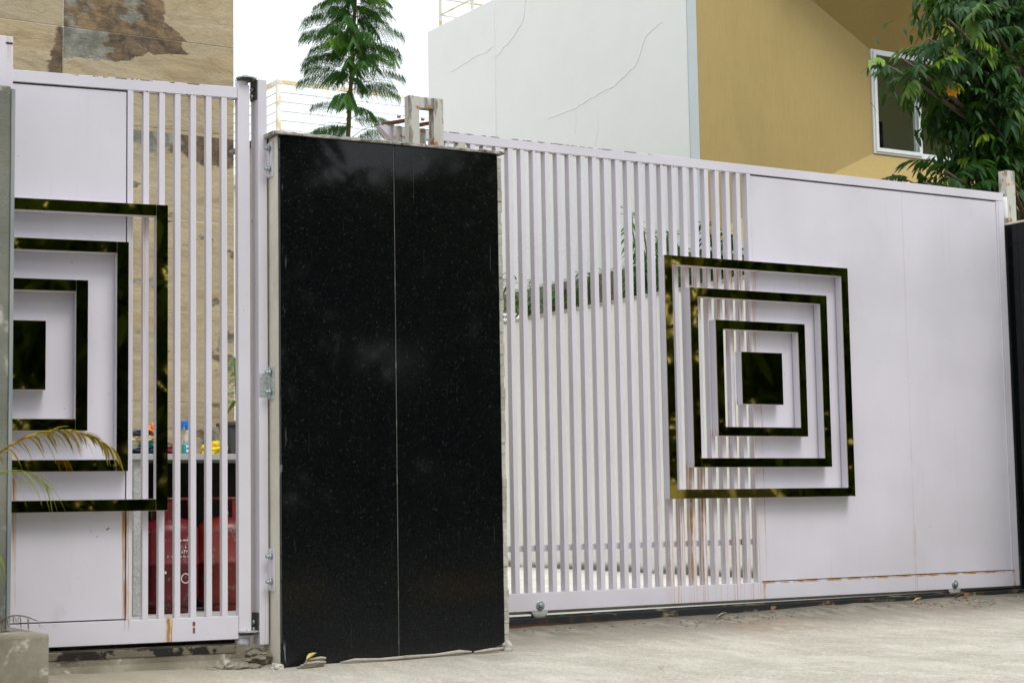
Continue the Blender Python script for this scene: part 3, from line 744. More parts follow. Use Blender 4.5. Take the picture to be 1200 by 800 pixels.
palm_frond(pa, (loc(-4.26, -.82, .25), loc(-4.20, -1.0, .50), loc(-4.14, -1.05, .46), loc(-4.09, -1.05, .33)), 14, .08, 'pale_palm', 12, .0025, .8, .004)
palm_frond(pa, (loc(-4.28, -.82, .30), loc(-4.45, -.9, .75), loc(-4.7, -1.0, .95), loc(-4.95, -1.0, .7)), 34, .2, 'pale_palm', 21, .006, .8, .012)
palm_frond(pa, (loc(-4.28, -.82, .30), loc(-4.3, -.75, .7), loc(-4.25, -.74, 1.0), loc(-4.2, -.74, 1.15)), 30, .16, 'pale_palm', 31, .006, .8, .012)
dp = thing('dead_shoot', 'bundle of dry brown shoots drooping over the planter rim', 'plant', (-4.06, -.80, .04))
for k, (a, b, c) in enumerate((((0, 0, 0), (.03, -.02, .14), (.15, -.05, .075)), ((-.01, .01, 0), (-.01, -.03, .2), (.02, -.05, .08)), ((.0, 0, 0), (.05, -.02, .07), (.07, -.04, .03)), ((-.02, 0, 0), (-.03, 0, .12), (.05, -.03, .03)))):
    q = [Vector(a).lerp(Vector(b), t).lerp(Vector(b).lerp(Vector(c), t), t) for t in lin(0, 1, 8)]
    sh = MB().tube(q, [.004 - .0003 * i for i in range(9)], 5).build('shoot', 'dry_stem', dp)
    lm = MB(); rs = random.Random(k)
    for p in q[3:]:
        for _ in range(3): leaf_blade(lm, p, Vector((rs.uniform(-.2, 1), rs.uniform(-1, .4), rs.uniform(-1.2, .1))), Vector((0, 0, 1)), rs.uniform(.02, .05), .004, .5, 3)
    lm.build('shrivelled_leaves', 'dry_stem', sh)
lump((-4.07, -.82, .052), .05, 44, 1.3, .9, .4, 3, .6, 4).build('leaf_litter', 'dry_stem', None, label='clump of brown plant litter on the planter soil', cat='litter', kind='stuff')

# ------------------------------------------------------------------ right pillar with posts
rp_ = thing('corner_pillar', 'black granite gate pillar at the far end of the sliding gate', 'pillar', (1.86, 0, 0))
BX(.021, .48, -.78, .14, -.2, 2.02).build('core', 'cement_mortar', rp_)
BX(0, .0205, -.79, .10, -.1, 1.905).build('granite_slab', 'black_granite', rp_, .001)
BX(0, .0205, -.79, .10, 1.908, 2.018).build('granite_slab', 'black_granite', rp_, .001)
BX(.0208, .49, -.80, -.781, -.1, 2.018).build('granite_slab', 'black_granite', rp_, .001)
BX(-.004, .5, -.81, .15, 2.0205, 2.032).build('coping', 'cream_plaster', rp_, .003)
ep = thing('steel_end_post', 'worn pale steel post with a roller standing on the corner pillar', 'post', (1.93, .06, 2.033))
BX(-.035, .035, -.03, .03, 0, .31).build('tube', 'worn_white_paint', ep, .003)
BX(-.055, .075, -.05, .05, .0, .006).build('foot_plate', 'worn_white_paint', ep, .001)
MB().bar((-.13, -.04, .145), (-.036, -.01, .185), .012, .012).build('guide_arm', 'worn_white_paint', ep)
MB().lathe([(.02, .03), (.022, .035), (.022, .145), (.02, .15)], (-.062, -.025, 0), 16).build('guide_roller', 'upvc_white', ep)
ep2 = thing('steel_end_post', 'pale steel post standing nearer the street on the corner pillar', 'post', (1.98, -.14, 2.033))
BX(-.03, .03, -.03, .03, 0, .13).build('tube', 'worn_white_paint', ep2, .003)
BX(-.05, .05, -.05, .05, .0, .006).build('foot_plate', 'worn_white_paint', ep2, .001)

# ------------------------------------------------------------------ slate clad house on the left
sh_ = thing('slate_house', 'house wall clad in large tan split slate tiles behind the swing gate', 'building', (-1.995, 2.0, 0))
BX(-5, -.001, .022, 5, -.1, 5.2).build('wall', 'cement_mortar', sh_)
tile_me = {}
TH = .4917
BX(-5, -.0005, .0004, .0213, -.09, 5.19).build('mortar_bed', 'cream_strip', sh_)
for r_ in range(-1, 11):
    z0 = .08 + TH * r_
    for c_ in range(6):
        x1 = -c_ * .958; x0 = x1 - .958
        key = (r_ * 7 + c_ * 3) % 4
        if key not in tile_me:
            tile_me[key] = BX(.0012, .9568, -.001 - .0008 * key, .0215, .0012, TH - .0012).mesh('stone_tile', 'split_slate', .003)
        link('stone_tile', tile_me[key], sh_, loc=(x0, 0, z0))
BX(-5.1, .12, -.15, 5.2, 5.2, 5.4).build('roof_slab', 'white_plaster', sh_)

# counter with gas cylinders and small things
ct = thing('stone_counter', 'low grey stone counter on zinc legs against the slate wall', 'counter', (-2.33, 1.70, -.02))
BX(-.44, .42, -.25, .27, .762, .792).build('top', 'counter_stone', ct, .003)
BX(-.415, -.36, -.225, -.17, 0, .7615).build('leg', 'galvanised_zinc', ct, .003)
BX(.36, .41, -.225, -.17, 0, .7615).build('leg', 'galvanised_zinc', ct, .003)
BX(-.41, .41, .255, .27, 0, .7612).build('back_panel', 'black_stone', ct)
BX(-.43, -.417, -.16, .25, 0, .7612).build('side_panel', 'black_stone', ct)
def cylinder(loc_, rz, mat, label, marks):
    t = thing('gas_cylinder', label, 'gas cylinder', loc_, rz, 'gas cylinders under the counter')
    MB().lathe([(.11, 0), (.112, .03), (.105, .035)], (0, 0, 0), 28).build('foot_ring', mat, t)
    r = .148
    MB().lathe([(.06, .022), (.11, .03), (r - .012, .055), (r, .085), (r, .235), (r + .003, .239), (r + .003, .251), (r, .255), (r, .40), (r - .006, .425), (r - .025, .447), (.09, .468), (.04, .478), (.01, .48)], (0, 0, 0), 40).build('body', mat, t)
    MB().lathe([(.022, .475), (.022, .505), (.014, .508), (.014, .545), (.006, .55)], (0, 0, 0), 14).build('valve', 'zinc_bolt', t)
    for a in (-2.2, -.1, 2.0):
        mb = MB()
        for k in range(5):
            a0 = a - .42 + .168 * k; a1 = a0 + .168
            mb.add([(.098 * math.cos(q), .098 * math.sin(q), z) for q in (a0, a1) for z in (.445, .565)], [(0, 2, 3, 1)])
        mb.build('stay', mat, t)
    MB().tube([(.098 * math.cos(2 * math.pi * k / 26), .098 * math.sin(2 * math.pi * k / 26), .57) for k in range(27)], .008, 8, False).build('collar_ring', mat, t)
    if marks:
        mb = MB(); rs = random.Random(5)
        def cell(a0, a1, z0, z1): mb.add([((r + .0012) * math.sin(a), -(r + .0012) * math.cos(a), z) for a in (a0, a1) for z in (z0, z1)], [(0, 2, 3, 1)])
        for z, a0, a1, h_ in ((.36, -.35, .75, .007), (.28, -.4, .7, .007)):
            a = a0
            while a < a1:
                wd = rs.uniform(.018, .05)
                if rs.random() < .72: cell(a, a + wd, z, z + h_ * rs.uniform(.6, 1.2))
                a += wd + .012
        for k, hh in ((0, .010), (1, .018), (2, .015)):
            cell(.07 + .09 * k, .085 + .09 * k, .298, .298 + hh); cell(.085 + .09 * k, .125 + .09 * k, .298 + .6 * hh, .298 + hh)
        cell(.2, .26, .325, .329); cell(.2, .215, .325, .338)
        for k in range(14):                      # painted round emblem and flourish
            a = 2 * math.pi * k / 14; b_ = 2 * math.pi * (k + 1) / 14
            p = [((r + .0012) * math.sin(.22 + rr * math.cos(q) / r), -(r + .0012) * math.cos(.22 + rr * math.cos(q) / r), .175 + rr * math.sin(q)) for q in (a, b_) for rr in (.021, .026)]
            mb.add(p, [(0, 2, 3, 1)])
        cell(-.55, .5, .185, .189); cell(-.2, -.16, .165, .187); cell(-.16, .0, .163, .167); cell(-.5, -.44, .20, .212)
        mb.build('painted_marking', 'white_marking', t, kind='stuff')
    return t
cylinder((-2.505, 1.63, -.022), 0, 'crimson_enamel', 'crimson gas cylinder with white painted marks beside the zinc leg', True)
cylinder((-2.195, 1.66, -.022), 1.1, 'orange_red_enamel', 'scuffed orange red gas cylinder without marks under the counter', False)
TOP = .7725
def cloth(name, c, r, seed, sx, sy, sz, mat, label):
    lump((0, 0, 0), r, seed, sx, sy, sz, 4, .5, 2.2).build(name, mat, None, label=label, cat='cloth', loc=c, group=None)
cloth('folded_cloth', (-2.625, 1.60, TOP + .017), .07, 1, 1.25, .8, .28, 'navy_cloth', 'dark navy cloth at the bottom of the rag pile')
cloth('folded_cloth', (-2.60, 1.60, TOP + .048), .06, 5, 1.2, .8, .36, 'teal_cloth', 'teal cloth in the middle of the rag pile')
cloth('folded_cloth', (-2.635, 1.59, TOP + .078), .055, 8, 1.2, .9, .34, 'cream_cloth', 'cream cloth in the rag pile under the orange one')
cloth('folded_cloth', (-2.63, 1.60, TOP + .108), .055, 12, 1.2, .8, .40, 'navy_cloth', 'black navy cloth near the top of the rag pile')
cloth('folded_cloth', (-2.595, 1.58, TOP + .118), .056, 17, 1.0, .8, .62, 'orange_cloth', 'orange cloth crumpled on top of the rag pile')
cloth('folded_cloth', (-2.275, 1.60, TOP + .030), .055, 23, 1.25, .9, .62, 'yellow_cloth', 'yellow cloth bunched on the counter beside the spray bottle')
cloth('folded_cloth', (-2.49, 1.66, TOP + .025), .035, 29, 1.0, .8, .9, 'maroon_cloth', 'small maroon cloth between the rag pile and spray bottle')
sb = thing('spray_bottle', 'clear spray bottle of turquoise liquid with blue trigger', 'bottle', (-2.415, 1.60, TOP))
MB().lathe([(.030, 0), (.033, .004), (.033, .050), (.032, .055)], (0, 0, 0), 20).build('liquid', 'turquoise_liquid', sb)
MB().lathe([(.032, .0555), (.031, .072), (.026, .088), (.014, .112), (.012, .128)], (0, 0, 0), 20).build('shoulder', 'clear_plastic', sb)
MB().box(-.022, .022, -.0348, -.0335, .012, .046).build('label', 'label_print', sb); MB().box(-.020, .020, -.0356, -.0349, .026, .036).build('label_band', 'label_blue', sb)
MB().lathe([(.012, 0), (.002, .0005)], (0, -.026, .082), 12).build('badge', 'label_blue', sb)
mb = MB().lathe([(.014, .128), (.016, .132), (.015, .146)], (0, 0, 0), 16); mb.box(-.035, .022, -.011, .011, .147, .172); mb.box(-.036, -.028, -.008, .008, .125, .147)
mb.build('trigger_head', 'blue_plastic', sb, .003)
fpot = thing('flower_pot', 'charcoal plastic pot with yellow green plant on the counter', 'pot plant', (-2.12, 1.66, TOP))
def taper(r0, r1, z0, z1): return [(-r0, -r0, z0), (r0, -r0, z0), (r0, r0, z0), (-r0, r0, z0), (-r1, -r1, z1), (r1, -r1, z1), (r1, r1, z1), (-r1, r1, z1)]
BF = [(0, 3, 2, 1), (4, 5, 6, 7), (0, 1, 5, 4), (1, 2, 6, 5), (2, 3, 7, 6), (3, 0, 4, 7)]
MB().add(taper(.062, .076, 0, .150), BF).build('pot', 'charcoal_plastic', fpot, .004)
MB().add(taper(.085, .086, .1505, .168), BF).build('rim', 'charcoal_plastic', fpot, .003)
MB().lathe([(.06, .1685), (.05, .176), (.01, .18)], (0, 0, 0), 14).build('soil', 'earth', fpot)
rs = random.Random(8); lm = MB()
for k in range(7):
    a = rs.uniform(0, 6.28); q = [Vector((0, 0, .17)), Vector((.03 * math.cos(a), .03 * math.sin(a), .30)), Vector((.06 * math.cos(a), .06 * math.sin(a), .40 + .12 * rs.random()))]
    MB().tube([q[0].lerp(q[1], t).lerp(q[1].lerp(q[2], t), t) for t in lin(0, 1, 6)], .004, 6).build('stem', 'rust_plate' if k % 2 else 'hedge_leaf', fpot)
    for j in range(9):
        t = .35 + .65 * j / 8; p = q[0].lerp(q[1], t).lerp(q[1].lerp(q[2], t), t); b = rs.uniform(0, 6.28)
        leaf_blade(lm, p, Vector((math.cos(b), math.sin(b), rs.uniform(-.2, .8))), Vector((0, 0, 1)), rs.uniform(.05, .11), rs.uniform(.02, .035), .5, 4)
lm.build('foliage', 'young_leaf', fpot)

# ------------------------------------------------------------------ boundary wall and what grows behind it
bw = thing('boundary_wall', 'long white boundary wall running back behind the sliding gate', 'wall', (1.84, .15, 0))
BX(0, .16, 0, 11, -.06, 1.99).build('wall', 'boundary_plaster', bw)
BX(-.012, .175, -.005, 11, 1.9905, 2.015).build('coping', 'cement_mortar', bw, .003)

def leaf_cluster_mesh(name, mat, n_pairs, L, Wd, length, seed, droop=.9, seg=5):
    """a compound leaf: a midrib with paired drooping leaflets, along +x"""
    rs = random.Random(seed); mb = MB(); pts = [Vector((length * t, .03 * math.sin(3 * t), .10 * length * t - .35 * length * t * t)) for t in lin(0, 1, 8)]
    mb.tube(pts, [.0055 - .0004 * i for i in range(9)], 5, False)
    for k in range(n_pairs + 1):
        t = .12 + .88 * k / n_pairs; i = min(7, int(t * 8)); p = pts[i].lerp(pts[i + 1], t * 8 - i)
        for sgn in (-1, 1):
            d = Vector((.5 + .5 * t, sgn * rs.uniform(.45, .9), rs.uniform(-1.0, -.2)))
            leaf_blade(mb, p, d, Vector((0, rs.uniform(-.2, .2), 1)), L * rs.uniform(.75, 1.12), Wd * rs.uniform(.85, 1.1), droop * rs.uniform(.3, .8), seg, .18)
    return mb.mesh(name, mat)
def orient(d, roll=0):
    d = Vector(d).normalized(); q = d.to_track_quat('X', 'Z'); return (q @ Vector((0, 0, 0)).to_track_quat('X', 'Z') if False else q).to_euler()

# large-leafed tree, upper right
rtree = thing('broadleaf_tree', 'dark glossy compound leafed tree overhanging the right end of the gate', 'tree', (5.6, 3.1, -.06))
T0 = Vector((5.6, 3.1, -.06))
MB().tube([(0, 0, 0), (.05, .02, 1.2), (-.05, 0, 2.3), (.0, .05, 3.4), (.15, .1, 5.0)], [.15, .12, .10, .075, .03], 10).build('trunk', 'bark', rtree)
cl = [leaf_cluster_mesh('leaf', 'glossy_leaf', 8, .100, .033, .29, s_, 1.2) for s_ in range(5)]
yl = [leaf_cluster_mesh('leaf', 'young_leaf', 5, .10, .034, .20, 20 + s_, 1.1) for s_ in range(2)]
rs = random.Random(11); nleaf = 0
limbs = []

targets = [(-2.04, -0.33, 3.86), (-1.91, -0.43, 3.88), (-1.51, -0.22, 3.86), (-1.57, -0.39, 4.08), (-1.41, -0.45, 4.24), (-1.28, -0.22, 3.99), (-0.95, 0.14, 4.0), (-0.72, 0.04, 4.2), (-0.8, -0.12, 3.62), (-0.89, -0.31, 4.38), (-0.9, -0.38, 4.03), (-0.87, -0.43, 3.66), (-0.99, -0.35, 3.45), (-0.09, 0.15, 4.45), (-0.11, 0.08, 4.05), (-0.18, 0.06, 3.62), (-1.4, -0.36, 3.02), (-1.57, -0.28, 2.98), (-0.78, -0.06, 3.24), (-0.47, 0.01, 3.41), (-0.13, 0.1, 3.33), (-1.51, 0.12, 3.11), (-0.55, -0.1, 3.75), (-0.39, -0.08, 4.59), (-0.84, -0.03, 4.54), (0.07, -0.15, 4.39), (-0.23, -0.38, 3.8), (-0.02, -0.17, 3.36), (0.12, -0.44, 4.04), (0.79, 0.15, 3.72), (0.04, 0.11, 4.29), (-0.19, -0.12, 3.71), (-0.58, -0.3, 4.6), (-0.66, -0.1, 4.69), (-0.46, -0.4, 4.45), (-0.85, -0.0, 4.67), (-0.01, 0.1, 4.55), (-1.27, -0.2, 4.12), (-0.99, -0.1, 3.95), (-0.96, -0.3, 3.97), (-0.82, -0.2, 3.76), (-0.95, -0.4, 3.51), (-0.95, -0.3, 3.27), (-1.06, -0.2, 3.15), (-1.35, -0.3, 3.08), (-0.8, -0.4, 3.08), (-0.48, -0.3, 3.4), (-0.59, -0.4, 3.75), (-0.17, -0.2, 3.98), (-0.33, -0.3, 3.24)]
for t in targets:
    e = Vector(t); s0 = Vector((0, 0, max(1.8, min(4.2, e.z - .7))))
    mid = s0.lerp(e, .5) + Vector((rs.uniform(-.1, .1), rs.uniform(-.1, .1), .18))
    q = [s0.lerp(mid, u).lerp(mid.lerp(e, u), u) for u in lin(0, 1, 10)]
    MB().tube(q, [.034 * (1 - .8 * i / 10) for i in range(11)], 7).build('limb', 'bark', rtree)
    for j in range(7 if t[0] > -1.45 else 5):
        u = .72 + .28 * (j + 1) / 8; p = s0.lerp(mid, u).lerp(mid.lerp(e, u), u)
        a = rs.uniform(0, 6.28); rad = rs.uniform(.0, .13)
        p = p + Vector((math.cos(a) * rad, math.sin(a) * rad, rs.uniform(-.08, .12)))
        d = (e - s0).normalized() * .6 + Vector((math.cos(a), math.sin(a), rs.uniform(-.9, .35)))
        young = rs.random() < .07
        link('leaf', (rs.choice(yl) if young else rs.choice(cl)), rtree, loc=p, rot=Vector(d).to_track_quat('X', 'Z').to_euler(), scale=rs.uniform(.65, 1.0)); nleaf += 1
link('leaf', yl[0], rtree, loc=(-2.0, -.33, 3.87), rot=Vector((-1, -.2, .12)).to_track_quat('X', 'Z').to_euler(), scale=.8)
# shaded inner foliage of the crown: too many leaves to count
mb = MB()
inner = [t for t in targets if t[0] > -1.0]
for k in range(3600):
    e = Vector(rs.choice(inner)); back = k % 3 == 0
    p = e + Vector((rs.gauss(0.04, .10), rs.gauss(0, .12) + (.40 if back else .10), rs.gauss(-.03, .10)))
    leaf_blade(mb, p, Vector((rs.uniform(-1, 1), rs.uniform(-1, 1), rs.uniform(-1.3, .1))), Vector((rs.uniform(-.5, .5), rs.uniform(-.5, .5), 1)), rs.uniform(.07, .11), .030, .5, 5)
mb.build('inner_foliage', 'glossy_leaf', rtree, kind='stuff')
for k, (x, y, z) in enumerate(((-1.33, -.40, 3.70), (-1.78, -.3, 2.90))):
    lump((0, 0, 0), .045, 50 + k, 1, 1, 1, 3, .8, 3).build('bloom', 'yellow_bloom', rtree, loc=(x, y, z))

# shrubs showing through the slats
def shrub(loc_, h, spread, n, seed, mat, label, nm='shrub', L=.12, Wd=.03, group=None):
    t = thing(nm, label, 'shrub', loc_, 0, group); rs = random.Random(seed); lm = MB(); sm = MB()
    for k in range(n):
        a = rs.uniform(0, 6.28); q0 = Vector((rs.uniform(-.06, .06), rs.uniform(-.06, .06), 0)); q2 = Vector((math.cos(a) * spread * rs.uniform(.3, 1), math.sin(a) * spread * rs.uniform(.3, 1), h * rs.uniform(.75, 1.05)))
        q1 = Vector((q2.x * .3, q2.y * .3, h * .75)); pt = [q0.lerp(q1, u).lerp(q1.lerp(q2, u), u) for u in lin(0, 1, 8)]
        sm.tube(pt, .006, 5, False)
        for j in range(46):
            u = .62 + .38 * rs.random(); p = q0.lerp(q1, u).lerp(q1.lerp(q2, u), u); b = rs.uniform(0, 6.28)
            leaf_blade(lm, p, Vector((math.cos(b), math.sin(b), rs.uniform(-.5, .7))), Vector((0, 0, 1)), L * rs.uniform(.7, 1.3), Wd, .5, 4)
    sm.build('stem', 'green_bark', t); lm.build('foliage', mat, t)
shrub((2.35, 6.05, -.05), 2.45, .32, 16, 2, 'hedge_leaf', 'bright green shrub peeping over the far part of the boundary wall')
shrub((2.4, 5.30, -.05), 2.42, .28, 14, 4, 'hedge_leaf', 'green shrub above the boundary wall in the middle of the slatted half')
shrub((2.45, 4.15, -.05), 2.80, .34, 18, 6, 'hedge_leaf', 'tall green shrub against the white house wall behind the slats', L=.16, Wd=.03)
shrub((2.6, 3.35, -.05), 2.55, .5, 20, 9, 'glossy_leaf', 'dark green shrub beside the pale corner of the neighbouring house', L=.15, Wd=.035)

# feathery tree behind the granite pillar
def feather_mesh(name, seed, length=.46):
    rs = random.Random(seed); mb = MB()
    pts = [Vector((length * t, .02 * math.sin(4 * t + seed), .34 * length * t - .52 * length * t * t)) for t in lin(0, 1, 10)]
    mb.tube(pts, [.004 - .0003 * i for i in range(11)], 5, False)
    for k in range(15):
        t = .14 + .84 * k / 14; i = min(9, int(t * 10)); p = pts[i].lerp(pts[i + 1], t * 10 - i)
        for sgn in (-1, 1):
            d = Vector((.34, sgn * rs.uniform(.25, .5), -.80)).normalized(); L = rs.uniform(.09, .17) * (1 - .6 * abs(t - .4)) * rs.uniform(.75, 1.2)
            for j in range(9):
                u = (j + 1) / 9; b = p + d * L * u + Vector((0, 0, -.25 * L * u * u))
                for s2 in (-1, 1):
                    dd = Vector((s2 * .8, -s2 * sgn * .3, -.25)) + d * .6
                    leaf_blade(mb, b, dd, Vector((0, 0, 1)), .034 * (1.15 - .5 * u), .0080, .9, 2)
    return mb.mesh(name, 'feathery_leaf')
fm = [feather_mesh('frond', s_) for s_ in range(4)]
ft = thing('feathery_tree', 'slender young tree with drooping feathery fronds behind the granite pillar', 'tree', (.50, 6.0, -.03))
MB().tube([(0, 0, 0), (.06, 0, 1.5), (.14, 0, 3.0), (.20, 0, 3.9), (.26, 0, 4.8), (.30, 0, 6.0)], [.036, .030, .023, .018, .014, .006], 8).build('trunk', 'green_bark', ft)
rs = random.Random(5)
zf = 2.5
k = 0
while zf < 6.0:
    dense = 1.0 if zf < 3.75 else (1.5 if zf < 4.15 else 2.4)
    for _ in range(3 if zf < 4.0 else 4):
        k += 1; a = k * 2.4 + rs.uniform(-.3, .3)
        d = Vector((math.cos(a), math.sin(a), rs.uniform(-.1, .35)))
        s_ = rs.uniform(.66, .96) * (1.05 if zf < 4.6 else .9)
        x = .06 + .05 * zf - .0025 * zf * zf
        link('frond', rs.choice(fm), ft, loc=(x, 0, zf + rs.uniform(-.05, .05)), rot=d.to_track_quat('X', 'Z').to_euler(), scale=s_)
    zf += .15 / dense
# ------------------------------------------------------------------ neighbouring white and ochre house
nb = thing('neighbour_house', 'white house with cracked side wall and ochre splayed window recess', 'building', (3.2, 4.686, 0))
N0 = Vector((3.2, 4.686, 0))
def quad(mb, *p): mb.add(p, [tuple(range(len(p)))])
BX(.012, .10, .001, 3.124, 2.58, 5.53).build('side_wall', 'white_plaster', nb)
BX(0.0, .25, 3.1242, 4.495, 2.60, 5.535).build('side_wall', 'white_plaster', nb)
BX(.255, 9, 4.25, 4.49, 2.6, 5.53).build('rear_wall', 'white_plaster', nb)
BX(.02, 9, .12, 4.48, 2.56, 2.60).build('floor_slab', 'white_plaster', nb)
BX(.255, 9, 2.6, 4.2, 5.0, 5.15).build('terrace_slab', 'white_plaster', nb)
BX(.2, 9, 1.6, 2.6, 5.5, 6.6).build('upper_wall', 'white_plaster', nb)
BX(2.6, 9, .8, 4.4, -.06, 2.555).build('ground_floor_wall', 'grey_wall', nb)
for y in (.35, 2.4, 4.2): BX(.35, .65, y, y + .3, -.06, 2.558).build('column', 'grey_wall', nb)
# front face with the splayed recess
ox0, ox1, oz0, oz1 = .108, 8.6, 2.695, 5.62
ix0, ix1, iz0, iz1, iy = 2.835, 5.6, 3.81, 4.835, .80
mb = MB()
mb.box(.013, ox0, -.012, 0, 2.585, 6.4); mb.box(ox0, ox1, -.012, 0, 2.585, oz0); mb.box(ox0, ox1, -.012, 0, oz1, 6.4); mb.box(ox1, 9, -.012, 0, 2.585, 6.4)
mb.build('front_wall', 'pale_blue_plaster', nb)
rec = MB(); quad(rec, (ox0, .005, oz0), (ix0, iy, iz0), (ix0, iy, iz1), (ox0, .005, oz1)); rec.build('left_reveal', 'ochre_render', nb)
rec = MB(); quad(rec, (ox0, .005, oz1), (ix0, iy, iz1), (ix1, iy, iz1), (ox1, .005, oz1)); rec.build('head_reveal', 'ochre_render', nb)
rec = MB(); quad(rec, (ox0, .005, oz0), (ox1, .005, oz0), (ix1, iy, iz0), (ix0, iy, iz0)); rec.build('sill_reveal', 'ochre_render', nb)
rec = MB(); quad(rec, (ox1, .005, oz0), (ox1, .005, oz1), (ix1, iy, iz1), (ix1, iy, iz0)); rec.build('right_reveal', 'ochre_render', nb)
# window
wi = MB()
def win_rect(mb, x0, x1, z0, z1, t, y0, y1):
    mb.box(x0, x0 + t, y0, y1, z0, z1); mb.box(x1 - t, x1, y0, y1, z0, z1); mb.box(x0 + t, x1 - t, y0, y1, z0, z0 + t); mb.box(x0 + t, x1 - t, y0, y1, z1 - t, z1)
win_rect(wi, ix0, ix1, iz0, iz1, .035, iy - .02, iy + .06)
win = wi.build('window', 'upvc_white', nb, .002)
for k, (x0, x1, yo) in enumerate(((ix0 + .02, 3.46, -.035), (3.40, 4.10, -.004), (4.08, 4.75, -.035), (4.70, ix1 - .02, -.004))):
    s_ = MB(); win_rect(s_, x0, x1, iz0 + .02, iz1 - .02, .036, iy + yo, iy + yo + .03); so = s_.build('sash', 'upvc_white', win, .002)
    BX(x0 + .03, x1 - .03, iy + yo + .012, iy + yo + .018, iz0 + .05, iz1 - .05).build('pane', 'window_glass', win)
rm = MB(); y0, y1 = iy + .07, iy + 1.7
quad(rm, (ix0 - 1, y1, 2.7), (ix1 + .5, y1, 2.7), (ix1 + .5, y1, 5.3), (ix0 - 1, y1, 5.3)); quad(rm, (ix0 - 1, y0, 5.3), (ix1 + .5, y0, 5.3), (ix1 + .5, y1, 5.3), (ix0 - 1, y1, 5.3))
quad(rm, (ix0 - 1, y0, 2.7), (ix0 - 1, y1, 2.7), (ix0 - 1, y1, 5.3), (ix0 - 1, y0, 5.3)); quad(rm, (ix1 + .5, y0, 2.7), (ix1 + .5, y1, 2.7), (ix1 + .5, y1, 5.3), (ix1 + .5, y0, 5.3))
quad(rm, (ix0 - 1, y0, 2.7), (ix1 + .5, y0, 2.7), (ix1 + .5, y1, 2.7), (ix0 - 1, y1, 2.7))
rm.build('room_shell', 'room_wall', nb)
s_ = MB(); win_rect(s_, 3.95, 4.55, 3.7, 4.62, .05, y1 - .05, y1 - .012); s_.build('picture_frame', 'dark_frame', nb)
BX(4.0, 4.5, y1 - .03, y1 - .012, 3.75, 4.57).build('picture_sheet', 'picture', nb)
MB().lathe([(.10, 0), (.09, -.10), (.04, -.12)], (4.02, y1 - .01, 4.98), 18, 'y').build('wall_lamp', 'dark_frame', nb)
cu = MB(); xs = lin(4.02, 5.4, 90); cu.add([(x, iy + .16 + .03 * math.sin(x * 42), z) for z in (3.6, 5.0) for x in xs], [(i, i + 1, 92 + i, 91 + i) for i in range(90)], True); cu.build('curtain', 'curtain', nb)
# plaster ridges along the cracks of the side wall
def ridge(pts, r=.010):
    r = r * .48; pts = [(a + .001, b, c) for a, b, c in pts]
    q = []
    for (a, b) in zip(pts[:-1], pts[1:]):
        for t in lin(0, 1, 6)[:-1]:
            p = Vector(a).lerp(Vector(b), t); q.append(Vector((p.x, p.y + .03 * fbm(p.y * 6, p.z * 6), p.z + .03 * fbm(p.z * 5, p.y * 5, 4))))
    q.append(Vector(pts[-1])); MB().tube(q, [r * (.5 + .5 * abs(fbm(k * .3, 2))) for k in range(len(q))], 6).build('crack_ridge', 'white_plaster', nb)
for pl_, r_ in (([(.010, 3.12, 4.94), (.010, 2.9, 5.03), (.010, 2.62, 5.14), (.010, 2.55, 5.30), (.010, 2.45, 5.5)], .014), ([(.010, 2.2, 4.14), (.010, 1.7, 4.16), (.010, 1.33, 4.19), (.010, .95, 4.26), (.010, .75, 4.33), (.010, .60, 4.53), (.010, .35, 4.62)], .011),
                 ([(-.002, 3.13, 5.06), (-.002, 3.6, 5.02), (-.002, 4.0, 4.99)], .011), ([(.010, 1.75, 4.5), (.010, 1.70, 4.2), (.010, 1.72, 3.9)], .006), ([(.010, 1.33, 4.1), (.010, 1.38, 3.75), (.010, 1.45, 3.5)], .006)):
    ridge(pl_, r_)
# railing on the parapet
pr_ = thing('parapet_railing', 'thin yellowed pipe railing on the white house parapet', 'railing', (3.32, 4.686, 5.536))
for y in (4.42, 3.75, 3.08, 2.4): MB().tube([(0, y, 0), (0, y, .75)], .018, 8).build('post', 'yellowed_rail_paint', pr_)
for z in (.18, .36, .54, .74): MB().tube([(0, 4.42, z), (0, 2.4, z)], .012, 6).build('rail', 'yellowed_rail_paint', pr_)
for z in (.18, .36, .54, .74): MB().tube([(0.012, 4.42, z), (3.0, 4.42, z)], .012, 6).build('rail', 'yellowed_rail_paint', pr_)
MB().tube([(1.5, 4.42, 0), (1.5, 4.42, .75)], .018, 8).build('post', 'yellowed_rail_paint', pr_)

# far terrace house
th = thing('terrace_house', 'distant white terrace house beyond the feathery tree', 'building', (4.4, 15.9, 0))
BX(0, 14, 0, 9, -.1, 5.3).build('wall', 'white_plaster', th); BX(-.1, 14, -.1, 9, 5.301, 5.45).build('roof_slab', 'white_plaster', th)
BX(1.2, 2.4, -.02, .02, 3.2, 4.4).build('window', 'upvc_white', th); BX(1.27, 2.33, -.026, -.021, 3.27, 4.33).build('pane', 'car_glass', th)
tr_ = thing('terrace_railing', 'yellowed white horizontal bar railing around the distant terrace', 'railing', (4.508, 16.0, 5.451))
for x in (0, 2.6, 5.2, 7.8): BX(x - .03, x + .03, -.03, .03, 0, 1.15).build('post', 'yellowed_rail_paint', tr_)
for y in (2.2, 4.4): BX(-.03, .03, y - .03, y + .03, 0, 1.15).build('post', 'yellowed_rail_paint', tr_)
BX(-.035, 8, -.035, .035, 1.151, 1.205).build('top_rail', 'yellowed_rail_paint', tr_); BX(-.034, .034, .036, 5, 1.151, 1.204).build('top_rail', 'yellowed_rail_paint', tr_)
